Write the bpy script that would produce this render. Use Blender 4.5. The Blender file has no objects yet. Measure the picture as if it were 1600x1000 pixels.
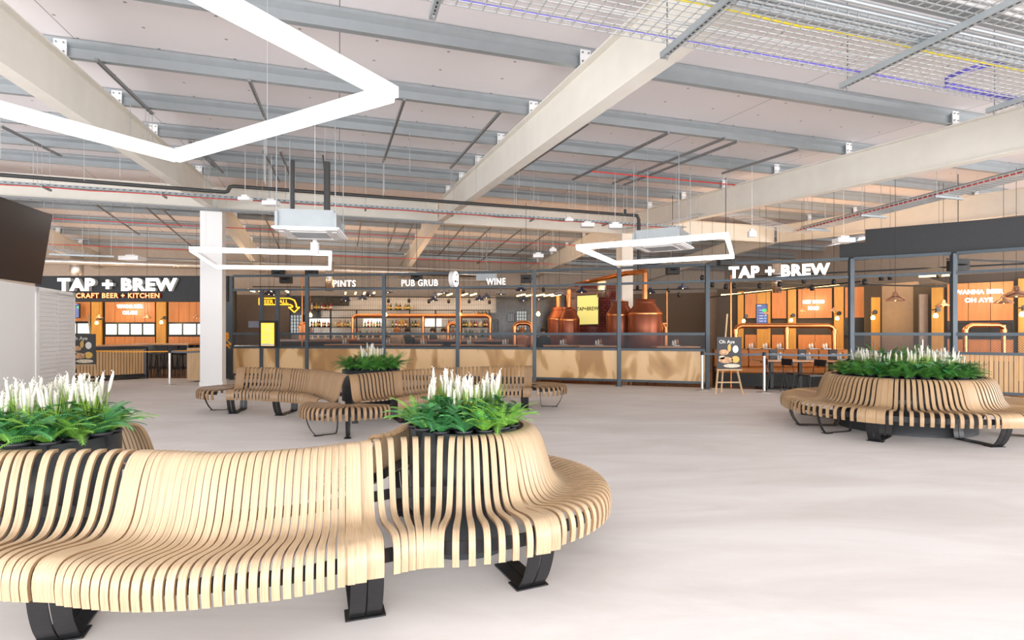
import bpy, math, random
from mathutils import Vector, Matrix
random.seed(7)
C = bpy.context.scene.collection
PI = math.pi
F, CH, HY = 866.0, 1.45, 520.0

# ---------------------------------------------------------------- camera
cam = bpy.data.cameras.new('camera'); co = bpy.data.objects.new('camera', cam); C.objects.link(co)
co.location = (0, 0, CH); co.rotation_euler = (PI/2, 0, 0)
cam.sensor_width = 36; cam.lens = F/1600*36; cam.shift_y = 20/1600
cam.clip_start = .05; cam.clip_end = 300
bpy.context.scene.camera = co
vs = bpy.context.scene.view_settings
vs.view_transform = 'Standard'; vs.look = 'None'; vs.gamma = 1; vs.use_curve_mapping = False
vs.exposure = 0.38
# ---------------------------------------------------------------- daylight
w = bpy.data.worlds.new('world'); bpy.context.scene.world = w; w.use_nodes = True
w.node_tree.nodes['Background'].inputs[0].default_value = (.93, .96, 1, 1)
w.node_tree.nodes['Background'].inputs[1].default_value = 1.7

def area(name, loc, target, sx, sy, power, col=(1, 1, 1)):
    l = bpy.data.lights.new(name, 'AREA'); l.shape = 'RECTANGLE'; l.size = sx; l.size_y = sy
    l.energy = power; l.color = col
    o = bpy.data.objects.new(name, l); C.objects.link(o); o.location = loc
    d = Vector(target)-Vector(loc); o.rotation_euler = d.to_track_quat('-Z', 'Y').to_euler()
    return o
def point(name, loc, power, col, r=.1):
    l = bpy.data.lights.new(name, 'POINT'); l.energy = power; l.color = col; l.shadow_soft_size = r
    o = bpy.data.objects.new(name, l); C.objects.link(o); o.location = loc
# daylight from the glazed front behind the camera
area('daylight_glazing', (0, -5.2, 2.0), (0, 8, 1.6), 22, 3.4, 500, (1, .985, .97))
area('daylight_glazing_right', (17, 2, 2.0), (4, 10, 1.6), 12, 3.2, 800, (1, .985, .97))
area('daylight_glazing_left', (-15, 2, 2.0), (-4, 10, 1.6), 10, 3.2, 350, (1, .985, .97))
# unseen low fill lights, added to brighten the roof from below
area('roof_fill', (0, -5.6, .7), (0, 7, 5.2), 26, 1.3, 900, (1, .985, .98))
area('roof_fill_right', (19, 5, .7), (8, 8, 5.0), 10, 1.2, 250, (1, .985, .98))
area('roof_fill_left', (-17, 5, .7), (-8, 9, 5.0), 10, 1.2, 250, (1, .985, .98))
# warm light of the bar and the two dining rooms
WARM = (1, .66, .36)
for nm, p, t, sx, sy, e in (
        ('bar_light', (-2, 20.5, 3.3), (-2, 22, 0), 12, 2, 130),
        ('dining_light', (9, 17.0, 3.3), (9.6, 19, .8), 7, 1.5, 90),
        ('dining_light_right', (11.6, 13.2, 3.0), (12, 16, .9), 3, 1.0, 35),
        ('kitchen_light', (-15.5, 19.6, 3.2), (-15.5, 22, 0.6), 7, 1.5, 70)):
    area(nm, p, t, sx, sy, e, WARM)
area('bar_ceiling_fill', (-3, 21.5, 3.55), (-3, 21.6, 6), 18, 5, 130, (1, .70, .48))  # this and the next two: unseen warm fills added to lighten the ceilings
area('dining_ceiling_fill', (9, 16.5, 3.55), (9, 16.6, 6), 9, 5, 90, (1, .70, .48))
area('kitchen_ceiling_fill', (-15, 20.0, 3.55), (-15, 20.1, 6), 8, 4, 35, (1, .70, .48))

# ---------------------------------------------------------------- frames of reference
SU, CU = .2977, .9547            # the roof grid runs 17 degrees off the view axis
def W(u, v, z=0): return Vector((-SU*u+CU*v, CU*u+SU*v, z))
def PD(px, py, d): return Vector(((px-800)*d/F, d, CH-(py-HY)*d/F))
def PZ(px, py, z):
    d = F*(CH-z)/(py-HY); return Vector(((px-800)*d/F, d, z))
def GX(px, d, z=0.0): return Vector(((px-800)*d/F, d, z))
RU = 17.17                        # ridge
def zt(u): return 5.50-.067*abs(RU-u)
def zb(u): return 4.86-.067*abs(RU-u)

# ---------------------------------------------------------------- materials
def nt(name):
    m = bpy.data.materials.new(name); m.use_nodes = True
    return m, m.node_tree.nodes, m.node_tree.links, m.node_tree.nodes['Principled BSDF']
def mat(name, col, rough=.5, metal=0, var=.0, scale=6, emit=0, ecol=None, coat=0, bump=0, stretch=(1, 1, 1), rnd=0, alpha=1):
    m, n, l, b = nt(name)
    c = (*col, 1); b.inputs['Base Color'].default_value = c
    b.inputs['Roughness'].default_value = rough; b.inputs['Metallic'].default_value = metal
    if coat: b.inputs['Coat Weight'].default_value = coat; b.inputs['Coat Roughness'].default_value = .12
    if emit:
        b.inputs['Emission Color'].default_value = (*(ecol or col), 1); b.inputs['Emission Strength'].default_value = emit
    src = None
    if var or bump:
        tc = n.new('ShaderNodeTexCoord'); mp = n.new('ShaderNodeMapping'); mp.inputs['Scale'].default_value = stretch
        nz = n.new('ShaderNodeTexNoise'); nz.inputs['Scale'].default_value = scale; nz.inputs['Detail'].default_value = 5
        l.new(tc.outputs['Object'], mp.inputs[0]); l.new(mp.outputs[0], nz.inputs['Vector'])
        if var:
            cr = n.new('ShaderNodeValToRGB')
            cr.color_ramp.elements[0].position = .3; cr.color_ramp.elements[1].position = .7
            cr.color_ramp.elements[0].color = (*[max(0, x*(1-var)) for x in col], 1)
            cr.color_ramp.elements[1].color = (*[min(1, x*(1+var)) for x in col], 1)
            l.new(nz.outputs['Fac'], cr.inputs[0]); src = cr.outputs[0]; l.new(src, b.inputs['Base Color'])
        if bump:
            bp = n.new('ShaderNodeBump'); bp.inputs['Strength'].default_value = bump; bp.inputs['Distance'].default_value = .02
            l.new(nz.outputs['Fac'], bp.inputs['Height']); l.new(bp.outputs[0], b.inputs['Normal'])
    if rnd:
        oi = n.new('ShaderNodeObjectInfo'); hs = n.new('ShaderNodeHueSaturation')
        mr = n.new('ShaderNodeMapRange'); mr.inputs['To Min'].default_value = 1-rnd; mr.inputs['To Max'].default_value = 1+rnd
        l.new(oi.outputs['Random'], mr.inputs[0]); l.new(mr.outputs[0], hs.inputs['Value'])
        if src: l.new(src, hs.inputs['Color'])
        else: hs.inputs['Color'].default_value = c
        l.new(hs.outputs[0], b.inputs['Base Color'])
    return m
def plywood(name, c1, c2, rnd=.06, rough=.36):
    """bent oak lamination: grain runs along the strip (uv.x = metres along, uv.y = metres across)"""
    m, n, l, b = nt(name)
    tc = n.new('ShaderNodeTexCoord'); oi = n.new('ShaderNodeObjectInfo')
    ad = n.new('ShaderNodeVectorMath'); ad.operation = 'ADD'
    cx = n.new('ShaderNodeCombineXYZ'); mu = n.new('ShaderNodeMath'); mu.operation = 'MULTIPLY'; mu.inputs[1].default_value = 37
    l.new(oi.outputs['Random'], mu.inputs[0]); l.new(mu.outputs[0], cx.inputs[0]); l.new(mu.outputs[0], cx.inputs[1])
    l.new(tc.outputs['UV'], ad.inputs[0]); l.new(cx.outputs[0], ad.inputs[1])
    mp = n.new('ShaderNodeMapping'); mp.inputs['Scale'].default_value = (2.5, 95, 1); l.new(ad.outputs[0], mp.inputs[0])
    nz = n.new('ShaderNodeTexNoise'); nz.inputs['Scale'].default_value = 1.6; nz.inputs['Detail'].default_value = 6; nz.inputs['Roughness'].default_value = .6
    l.new(mp.outputs[0], nz.inputs['Vector'])
    cr = n.new('ShaderNodeValToRGB'); cr.color_ramp.elements[0].position = .28; cr.color_ramp.elements[1].position = .62
    cr.color_ramp.elements[0].color = (*c2, 1); cr.color_ramp.elements[1].color = (*c1, 1)
    l.new(nz.outputs['Fac'], cr.inputs[0])
    hs = n.new('ShaderNodeHueSaturation'); mr = n.new('ShaderNodeMapRange')
    mr.inputs['To Min'].default_value = 1-rnd; mr.inputs['To Max'].default_value = 1+rnd
    l.new(oi.outputs['Random'], mr.inputs[0]); l.new(mr.outputs[0], hs.inputs['Value']); l.new(cr.outputs[0], hs.inputs['Color'])
    l.new(hs.outputs[0], b.inputs['Base Color'])
    b.inputs['Roughness'].default_value = rough
    return m
def sheet_mat():
    """tall sheets of birch ply: grain, with wavy reflections painted into the colour"""
    m, n, l, b = nt('birch_sheet')
    tc = n.new('ShaderNodeTexCoord'); mp = n.new('ShaderNodeMapping'); mp.inputs['Scale'].default_value = (1.1, 1.1, .55)
    l.new(tc.outputs['Object'], mp.inputs[0])
    nz = n.new('ShaderNodeTexNoise'); nz.inputs['Scale'].default_value = 1.6; nz.inputs['Detail'].default_value = 1.5; nz.inputs['Distortion'].default_value = .8
    l.new(mp.outputs[0], nz.inputs['Vector'])
    cr = n.new('ShaderNodeValToRGB'); e = cr.color_ramp.elements
    e[0].position = .36; e[0].color = (.42, .23, .09, 1); e[1].position = .62; e[1].color = (.80, .54, .29, 1)
    x = e.new(.46); x.color = (.60, .36, .15, 1); x = e.new(.5); x.color = (.78, .52, .27, 1)
    l.new(nz.outputs['Fac'], cr.inputs[0]); l.new(cr.outputs[0], b.inputs['Base Color'])
    b.inputs['Roughness'].default_value = .38
    bp = n.new('ShaderNodeBump'); bp.inputs['Strength'].default_value = .25; bp.inputs['Distance'].default_value = .08
    l.new(nz.outputs['Fac'], bp.inputs['Height']); l.new(bp.outputs[0], b.inputs['Normal'])
    return m
def tile_mat(name, c1, c2, mortar, bw, bh, rough=.2, off=.5, ms=.02):
    m, n, l, b = nt(name)
    tc = n.new('ShaderNodeTexCoord'); sp = n.new('ShaderNodeSeparateXYZ'); cb = n.new('ShaderNodeCombineXYZ')
    l.new(tc.outputs['Object'], sp.inputs[0]); l.new(sp.outputs[0], cb.inputs[0]); l.new(sp.outputs[2], cb.inputs[1])
    br = n.new('ShaderNodeTexBrick'); br.offset = off; br.inputs['Scale'].default_value = 1
    br.inputs['Brick Width'].default_value = bw; br.inputs['Row Height'].default_value = bh; br.inputs['Mortar Size'].default_value = ms
    br.inputs['Color1'].default_value = (*c1, 1); br.inputs['Color2'].default_value = (*c2, 1); br.inputs['Mortar'].default_value = (*mortar, 1)
    l.new(cb.outputs[0], br.inputs['Vector']); l.new(br.outputs['Color'], b.inputs['Base Color']); b.inputs['Roughness'].default_value = rough
    return m
def floor_mat():
    m, n, l, b = nt('polished_concrete')
    tc = n.new('ShaderNodeTexCoord'); mp = n.new('ShaderNodeMapping'); mp.inputs['Rotation'].default_value = (0, 0, -.3); mp.inputs['Scale'].default_value = (.35, 1.1, 1)
    l.new(tc.outputs['Object'], mp.inputs[0])
    a = n.new('ShaderNodeTexNoise'); a.inputs['Scale'].default_value = 1.4; a.inputs['Detail'].default_value = 9; a.inputs['Roughness'].default_value = .65; a.inputs['Distortion'].default_value = .6
    l.new(mp.outputs[0], a.inputs['Vector'])
    cr = n.new('ShaderNodeValToRGB'); e = cr.color_ramp.elements
    e[0].position = .33; e[0].color = (.68, .645, .625, 1); e[1].position = .63; e[1].color = (.80, .78, .77, 1)
    l.new(a.outputs['Fac'], cr.inputs[0]); l.new(cr.outputs[0], b.inputs['Base Color'])
    r = n.new('ShaderNodeMapRange'); r.inputs['To Min'].default_value = .42; r.inputs['To Max'].default_value = .7
    l.new(a.outputs['Fac'], r.inputs[0]); l.new(r.outputs[0], b.inputs['Roughness'])
    b.inputs['Specular IOR Level'].default_value = .35
    return m
def deck_mat():
    """white liner panels with joints and a grid of small screw heads (object xy = along purlin, along slope)"""
    m, n, l, b = nt('roof_liner')
    tc = n.new('ShaderNodeTexCoord')
    def grid(sc, size):
        mp = n.new('ShaderNodeMapping'); mp.inputs['Scale'].default_value = sc; l.new(tc.outputs['Object'], mp.inputs[0])
        fr = n.new('ShaderNodeVectorMath'); fr.operation = 'FRACTION'; l.new(mp.outputs[0], fr.inputs[0])
        su = n.new('ShaderNodeVectorMath'); su.operation = 'SUBTRACT'; su.inputs[1].default_value = (.5, .5, 0); l.new(fr.outputs[0], su.inputs[0])
        sc2 = n.new('ShaderNodeVectorMath'); sc2.operation = 'MULTIPLY'; sc2.inputs[1].default_value = (1/sc[0], 1/sc[1], 0); l.new(su.outputs[0], sc2.inputs[0])
        ln = n.new('ShaderNodeVectorMath'); ln.operation = 'LENGTH'; l.new(sc2.outputs[0], ln.inputs[0])
        lt = n.new('ShaderNodeMath'); lt.operation = 'LESS_THAN'; lt.inputs[1].default_value = size; l.new(ln.outputs['Value'], lt.inputs[0])
        return lt.outputs[0]
    dots = grid((1/.9, 1/.61, 0), .019)
    sp = n.new('ShaderNodeSeparateXYZ'); l.new(tc.outputs['Object'], sp.inputs[0])
    def joint(sock, period, wd):
        d = n.new('ShaderNodeMath'); d.operation = 'DIVIDE'; d.inputs[1].default_value = period; l.new(sock, d.inputs[0])
        f = n.new('ShaderNodeMath'); f.operation = 'FRACT'; l.new(d.outputs[0], f.inputs[0])
        t = n.new('ShaderNodeMath'); t.operation = 'LESS_THAN'; t.inputs[1].default_value = wd/period; l.new(f.outputs[0], t.inputs[0]); return t.outputs[0]
    j = joint(sp.outputs[0], 3.2, .012)
    mx = n.new('ShaderNodeMath'); mx.operation = 'MAXIMUM'; l.new(dots, mx.inputs[0]); l.new(j, mx.inputs[1])
    nz = n.new('ShaderNodeTexNoise'); nz.inputs['Scale'].default_value = .5; l.new(tc.outputs['Object'], nz.inputs['Vector'])
    cr = n.new('ShaderNodeValToRGB'); cr.color_ramp.elements[0].color = (.84, .79, .80, 1); cr.color_ramp.elements[1].color = (.91, .87, .88, 1)
    l.new(nz.outputs['Fac'], cr.inputs[0])
    mc = n.new('ShaderNodeMix'); mc.data_type = 'RGBA'; l.new(mx.outputs[0], mc.inputs['Factor']); l.new(cr.outputs[0], mc.inputs[6]); mc.inputs[7].default_value = (.28, .27, .27, 1)
    l.new(mc.outputs[2], b.inputs['Base Color']); b.inputs['Roughness'].default_value = .6
    return m
M = {}
M['floor'] = floor_mat(); M['deck'] = deck_mat(); M['sheet'] = sheet_mat()
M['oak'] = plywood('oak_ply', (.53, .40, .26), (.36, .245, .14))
M['oak_dark'] = plywood('dark_oak_ply', (.36, .225, .12), (.23, .135, .065))  # darker oak tone for the middle bench
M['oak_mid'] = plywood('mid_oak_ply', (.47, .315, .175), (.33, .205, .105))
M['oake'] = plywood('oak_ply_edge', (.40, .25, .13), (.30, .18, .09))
M['oak_darke'] = plywood('dark_oak_ply_edge', (.24, .14, .07), (.16, .09, .04))
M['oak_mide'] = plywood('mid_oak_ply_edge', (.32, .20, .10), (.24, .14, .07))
M['blk'] = mat('black_steel', (.022, .022, .024), .38, .3)
M['drum'] = mat('black_drum', (.03, .033, .037), .42)
M['frame'] = mat('grey_steel', (.06, .08, .098), .42, .3)
M['fascia'] = mat('charcoal_board', (.024, .026, .030), .6, var=.12, scale=30)
M['beam'] = mat('cream_steel', (.88, .85, .78), .5, var=.03, scale=3)
M['white'] = mat('white_paint', (.92, .92, .925), .5)
M['offwhite'] = mat('louvre_white', (.87, .86, .86), .5)
M['galv'] = mat('galvanised', (.40, .44, .465), .40, .5, var=.04, scale=5)
M['galvd'] = mat('dull_galvanised', (.30, .31, .32), .45, .5)
M['wire'] = mat('wire', (.62, .64, .65), .35, .6)
M['duct'] = mat('spiral_duct', (.62, .62, .62), .25, .9, bump=.4, scale=3, stretch=(1, 1, 14))
M['pipe'] = mat('black_pipe', (.035, .035, .035), .5)
M['red'] = mat('red_cable', (.65, .05, .04), .4)
M['yellow'] = mat('yellow_cable', (.85, .72, .03), .4)
M['purple'] = mat('violet_cable', (.20, .16, .68), .45)
M['wcable'] = mat('white_cable', (.82, .82, .82), .4)
M['led'] = mat('led_diffuser', (1, 1, 1), .5, emit=3.2, ecol=(1, 1, 1))
M['ledside'] = mat('led_housing', (.92, .92, .92), .4, emit=.2, ecol=(1, 1, 1))
M['warmled'] = mat('warm_led', (1, .7, .3), .5, emit=7, ecol=(1, .62, .22))
M['bulb'] = mat('filament_bulb', (1, .7, .3), .3, emit=8, ecol=(1, .60, .18))
M['letter'] = mat('white_letter_face', (1, .98, .92), .4, emit=2.2, ecol=(1, .96, .86))
M['letside'] = mat('letter_side', (.80, .78, .74), .4)
M['orangel'] = mat('orange_letter', (1, .4, .16), .4, emit=1.2, ecol=(1, .36, .12))
M['orangeside'] = mat('red_letter_side', (.55, .06, .02), .4)
M['neon'] = mat('white_neon', (1, 1, 1), .4, emit=5, ecol=(1, .97, .95))
M['neony'] = mat('yellow_neon', (1, .5, .03), .4, emit=1.6, ecol=(1, .42, .02))
M['tv'] = mat('screen_glass', (.03, .022, .02), .22)
M['tvframe'] = mat('screen_frame', (.02, .02, .02), .4)
M['copper'] = mat('copper_tube', (.66, .26, .10), .28, 1, var=.15, scale=4)
M['tank'] = mat('copper_tank', (.27, .075, .035), .32, .55, var=.1, scale=2)
M['pendc'] = mat('copper_shade', (.80, .48, .32), .22, .95)
M['navy'] = mat('navy_enamel', (.015, .03, .09), .3)
M['tilew'] = tile_mat('cream_tile', (.72, .66, .58), (.66, .60, .52), (.42, .36, .30), .10, .22, off=0, ms=.008)
M['tileb'] = tile_mat('black_tile', (.03, .025, .022), (.045, .038, .034), (.015, .013, .012), .10, .22, off=0, ms=.008)
M['tilem'] = tile_mat('maroon_tile', (.11, .025, .03), (.15, .04, .04), (.03, .01, .01), .20, .10, rough=.15, ms=.01)
M['parquet'] = tile_mat('bar_parquet', (.50, .25, .09), (.42, .19, .06), (.22, .10, .03), .5, .12)
M['plaster'] = mat('taupe_plaster', (.24, .19, .155), .8, var=.06)
M['dark'] = mat('dark_wall', (.05, .042, .038), .7)
M['panel'] = mat('orange_ply', (.52, .205, .065), .5, var=.12, scale=3, stretch=(4, 4, .5), rnd=.05)
M['yply'] = mat('honey_ply', (.52, .27, .05), .5, var=.12, scale=3, stretch=(4, 4, .5), rnd=.05)
M['lwood'] = mat('light_timber', (.66, .45, .25), .45, var=.12, scale=4, stretch=(4, 4, .4), rnd=.12)
M['batten'] = mat('timber_batten', (.56, .35, .17), .45, var=.14, scale=4, stretch=(4, 4, .4), rnd=.15)
M['ctop'] = mat('counter_top', (.30, .12, .07), .25, var=.15)
M['leather'] = mat('tan_leather', (.50, .17, .03), .42, var=.08)
M['tabletop'] = mat('table_top', (.60, .30, .14), .4, var=.1)
M['black'] = mat('black_plain', (.015, .015, .015), .5)
M['glass'] = mat('daylit_glass', (.75, .85, .8), .1, emit=.6, ecol=(.82, .93, .82))
M['steel'] = mat('brushed_steel', (.72, .71, .69), .3, .9)
M['orangetape'] = mat('orange_tape', (1, .42, .02), .5)
M['ribbon'] = mat('grey_belt', (.12, .15, .19), .5)
M['blue'] = mat('blue_screen', (.02, .03, .10), .3, emit=.5, ecol=(.10, .16, .42))
M['ltext'] = mat('screen_text', (.4, .5, .8), .5, emit=.8, ecol=(.5, .6, .9))
M['green'] = mat('screen_green', (.05, .6, .1), .5, emit=.8, ecol=(.05, .6, .12))
M['lime'] = mat('olive_screen', (.5, .5, .18), .4, emit=.55, ecol=(.62, .60, .20))
M['menu'] = mat('yellow_menu', (.9, .55, .04), .4, emit=.8, ecol=(1, .58, .05))
M['card'] = mat('white_card', (.85, .84, .8), .6)
M['chalk'] = mat('poster_black', (.06, .06, .065), .6)
M['food1'] = mat('poster_food', (.62, .36, .20), .6, var=.5, scale=14)
M['food2'] = mat('poster_cream', (.82, .70, .55), .6, var=.3, scale=18)
M['navyl'] = mat('navy_seat', (.03, .03, .06), .5)
M['skin'] = mat('skin', (.62, .38, .28), .5); M['hairr'] = mat('ginger_hair', (.40, .16, .05), .7); M['hairb'] = mat('dark_hair', (.03, .02, .015), .7)
M['shirt'] = mat('dark_shirt', (.03, .03, .035), .8); M['beige'] = mat('beige_top', (.50, .36, .24), .8); M['rust'] = mat('rust_top', (.55, .22, .10), .8)
M['bot'] = [mat('amber_bottle', (.50, .18, .03), .12, coat=.5), mat('green_bottle', (.05, .16, .07), .12, coat=.5), mat('clear_bottle', (.75, .74, .68), .1, coat=.5), mat('dark_bottle', (.03, .02, .02), .1, coat=.5), mat('red_bottle', (.5, .05, .03), .15, coat=.5)]
M['gold'] = mat('gold_label', (.75, .50, .12), .4)
M['fern'] = mat('fern_green', (.20, .46, .06), .5, var=.35, scale=9, rnd=.25)
M['fernd'] = mat('dark_fern_green', (.075, .25, .04), .5, var=.35, scale=9, rnd=.25)
M['fernb'] = mat('bluish_fern_green', (.07, .28, .09), .5, var=.35, scale=9, rnd=.2)
M['leafy'] = mat('leaf_green', (.05, .22, .06), .38, var=.4, scale=12, rnd=.25)
M['grass'] = mat('grass_blade', (.22, .38, .05), .5, var=.3, scale=9, rnd=.15)
M['petal'] = mat('white_petal', (.66, .64, .56), .6, var=.06, scale=40)
M['potm'] = mat('nursery_pot', (.02, .022, .026), .35)

# ---------------------------------------------------------------- mesh helper
class MB:
    def __init__(s): s.v = []; s.f = []; s.m = []; s.uv = []; s.sm = []
    def add(s, vs_, fs, m=0, uv=None, smooth=False):
        b = len(s.v); s.v += [tuple(p) for p in vs_]
        for i, f in enumerate(fs):
            s.f.append(tuple(b+k for k in f)); s.m.append(m); s.sm.append(smooth)
            s.uv.append(uv[i] if uv else None)
    def box(s, a, b, m=0):
        x0, y0, z0 = [min(a[i], b[i]) for i in range(3)]; x1, y1, z1 = [max(a[i], b[i]) for i in range(3)]
        s.add([(x0, y0, z0), (x1, y0, z0), (x1, y1, z0), (x0, y1, z0), (x0, y0, z1), (x1, y0, z1), (x1, y1, z1), (x0, y1, z1)],
              [(0, 3, 2, 1), (4, 5, 6, 7), (0, 1, 5, 4), (1, 2, 6, 5), (2, 3, 7, 6), (3, 0, 4, 7)], m)
    def bar(s, p, q, w, h, m=0, up=(0, 0, 1)):
        """rectangular bar from p to q, w sideways, h along up"""
        p = Vector(p); q = Vector(q); d = (q-p).normalized(); up = Vector(up)
        if abs(d.dot(up)) > .99: up = Vector((0, 1, 0))
        sd = d.cross(up).normalized(); u2 = sd.cross(d).normalized()
        vs_ = []
        for c in (p, q):
            for a, b in ((-1, -1), (1, -1), (1, 1), (-1, 1)): vs_.append(c+sd*(a*w/2)+u2*(b*h/2))
        s.add(vs_, [(0, 1, 2, 3), (7, 6, 5, 4), (0, 4, 5, 1), (1, 5, 6, 2), (2, 6, 7, 3), (3, 7, 4, 0)], m)
    def tube(s, pts, r, n=8, m=0, caps=True, rs=None):
        pts = [Vector(p) for p in pts]; vs_ = []; N = len(pts); pu = None
        for i, p in enumerate(pts):
            d = (pts[min(i+1, N-1)]-pts[max(i-1, 0)]).normalized()
            if pu is None: a = Vector((0, 0, 1)) if abs(d.z) < .95 else Vector((1, 0, 0)); u = d.cross(a).normalized()
            else: u = (pu-d*pu.dot(d)).normalized()
            pu = u; w_ = d.cross(u); rr = rs[i] if rs else r
            for k in range(n):
                t = 2*PI*k/n; vs_.append(p+(u*math.cos(t)+w_*math.sin(t))*rr)
        fs = [(i*n+k, i*n+(k+1) % n, (i+1)*n+(k+1) % n, (i+1)*n+k) for i in range(N-1) for k in range(n)]
        s.add(vs_, fs, m, smooth=True)
        if caps: s.add(vs_[:n][::-1], [tuple(range(n))], m); s.add(vs_[-n:], [tuple(range(n))], m)
    def lathe(s, prof, c=(0, 0, 0), n=24, m=0, smooth=True):
        vs_ = []
        for r, z in prof:
            for k in range(n): t = 2*PI*k/n; vs_.append((c[0]+r*math.cos(t), c[1]+r*math.sin(t), c[2]+z))
        fs = [(i*n+k, i*n+(k+1) % n, (i+1)*n+(k+1) % n, (i+1)*n+k) for i in range(len(prof)-1) for k in range(n)]
        s.add(vs_, fs, m, smooth=smooth)
    def prism(s, poly, p, q, up=(0, 0, 1), m=0):
        """extrude a 2d profile (side, up) from p to q"""
        p = Vector(p); q = Vector(q); d = (q-p).normalized(); sd = d.cross(Vector(up)).normalized(); u2 = sd.cross(d)
        n = len(poly); vs_ = [c+sd*a+u2*b for c in (p, q) for a, b in poly]
        s.add(vs_, [tuple(range(n)), tuple(range(2*n-1, n-1, -1))]+[(k, n+k, n+(k+1) % n, (k+1) % n) for k in range(n)], m)
    def build(s, name, mats, parent=None, world=True, loc=None):
        if not isinstance(mats, (list, tuple)): mats = [mats]
        off = Vector((0, 0, 0))
        if parent is not None:
            if world:
                q = parent
                while q is not None: off += q.location; q = q.parent
        elif loc is not None: off = Vector(loc)
        elif world:
            xs = [p[0] for p in s.v]; ys = [p[1] for p in s.v]; zs = [p[2] for p in s.v]
            off = Vector(((min(xs)+max(xs))/2, (min(ys)+max(ys))/2, min(zs)))
        me = bpy.data.meshes.new(name)
        me.from_pydata([(p[0]-off.x, p[1]-off.y, p[2]-off.z) for p in s.v], [], s.f)
        for mm in mats: me.materials.append(mm)
        me.polygons.foreach_set('material_index', s.m); me.polygons.foreach_set('use_smooth', s.sm)
        if any(u is not None for u in s.uv):
            ul = me.uv_layers.new(name='uv'); k = 0
            for f, u in zip(s.f, s.uv):
                for i in range(len(f)):
                    ul.data[k].uv = u[i] if u else (0, 0); k += 1
        me.update()
        o = bpy.data.objects.new(name, me); C.objects.link(o)
        if parent is not None: o.parent = parent
        else: o.location = off
        return o
def tag(o, label=None, cat=None, group=None, kind=None):
    if label: o['label'] = label
    if cat: o['category'] = cat
    if group: o['group'] = group
    if kind: o['kind'] = kind
    return o
def thing(name, label, cat, loc=(0, 0, 0), rz=0, group=None):
    o = bpy.data.objects.new(name, None); C.objects.link(o); o.location = loc; o.rotation_euler = (0, 0, rz)
    o.empty_display_size = .1
    return tag(o, label, cat, group)
KIDS = {}
def dup(root, loc, rz=0, label=None, group=None, sc=None):
    if root.name not in KIDS: KIDS[root.name] = [(c, list(c.children)) for c in root.children]
    r = root.copy(); C.objects.link(r); r.location = loc; r.rotation_euler = (0, 0, rz)
    if sc: r.scale = (sc, sc, sc) if not isinstance(sc, tuple) else sc
    if label: r['label'] = label
    if group: r['group'] = group
    for ch, gs in KIDS[root.name]:
        c = ch.copy(); C.objects.link(c); c.parent = r
        for g in gs: d = g.copy(); C.objects.link(d); d.parent = c
    return r
def struct(mb, name, mats): return tag(mb.build(name, mats), kind='structure')
def text(s, size, depth, name, m, parent=None, loc=(0, 0, 0), rz=0, bold=.02, sp=1.0, align='CENTER', world=True, msid=None):
    cu = bpy.data.curves.new('t', 'FONT'); cu.body = s; cu.size = size; cu.extrude = depth/2; cu.offset = bold*size
    cu.align_x = align; cu.space_character = sp; cu.resolution_u = 3
    o = bpy.data.objects.new('t', cu); C.objects.link(o)
    bpy.context.view_layer.update()
    me = bpy.data.meshes.new_from_object(o.evaluated_get(bpy.context.evaluated_depsgraph_get()))
    bpy.data.objects.remove(o); bpy.data.curves.remove(cu)
    me.materials.clear(); me.materials.append(m)
    if msid:
        me.materials.append(msid)
        for p in me.polygons:
            if p.normal.z < .9: p.material_index = 1
    me.transform(Matrix.Rotation(rz, 4, 'Z') @ Matrix.Rotation(PI/2, 4, 'X'))
    me.name = name
    ob = bpy.data.objects.new(name, me); C.objects.link(ob)
    if parent is not None:
        ob.parent = parent; ob.location = Vector(loc)-(parent.location if world else Vector((0, 0, 0)))
    else: ob.location = loc
    return ob

# ================================================================ THE ROOM
UB = 27.6                                   # back wall
VL, VR = -19.0, 22.0
b = MB(); b.add([(-30, -7, 0), (30, -7, 0), (30, 36, 0), (-30, 36, 0), (-30, -7, -.2), (30, -7, -.2), (30, 36, -.2), (-30, 36, -.2)],
    [(0, 1, 2, 3), (7, 6, 5, 4), (0, 4, 5, 1), (1, 5, 6, 2), (2, 6, 7, 3), (3, 7, 4, 0)]); struct(b, 'floor', M['floor'])
FP = [(362, 17.2), (480, 17.0), (600, 16.7), (715, 16.3), (835, 15.8), (967, 15.05), (1105, 14.3)]
FP2 = [(1330, 13.2), (1490, 12.3), (1665, 11.2)]
fpt = [GX(*p) for p in FP]; fpt2 = [GX(*p) for p in FP2]
b = MB()                                     # timber floor of the bar, laid on the slab
front = [GX(60, 17.6), fpt[0]]+fpt[1:]+fpt2+[Vector((18, 9, 0))]; back = [Vector((p.x*1.45, 34, 0)) for p in front]
n = len(front)
b.add([(p.x, p.y+.35, .006) for p in front]+[(p.x, p.y, .006) for p in back], [(i, i+1, n+i+1, n+i) for i in range(n-1)])
struct(b, 'floor.001', M['parquet'])
# roof liner: two slopes
for side, (ua, ub_) in enumerate(((-6, RU), (RU, UB+.1))):
    b = MB(); L = math.hypot(ub_-ua, .067*(ub_-ua)); sl = .067 if side == 0 else -.067
    b.add([(VL, 0, 0), (VR, 0, 0), (VR, L, 0), (VL, L, 0), (VL, 0, .12), (VR, 0, .12), (VR, L, .12), (VL, L, .12)],
          [(3, 2, 1, 0), (4, 5, 6, 7), (0, 1, 5, 4), (1, 2, 6, 5), (2, 3, 7, 6), (3, 0, 4, 7)])
    o = b.build('ceiling', M['deck'], loc=(0, 0, 0)); tag(o, kind='structure')
    o.matrix_world = Matrix.Translation(W(ua, 0, zt(ua)+.26)) @ Matrix.Rotation(math.atan2(SU, CU), 4, 'Z') @ Matrix.Rotation(math.atan(sl), 4, 'X')
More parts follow.
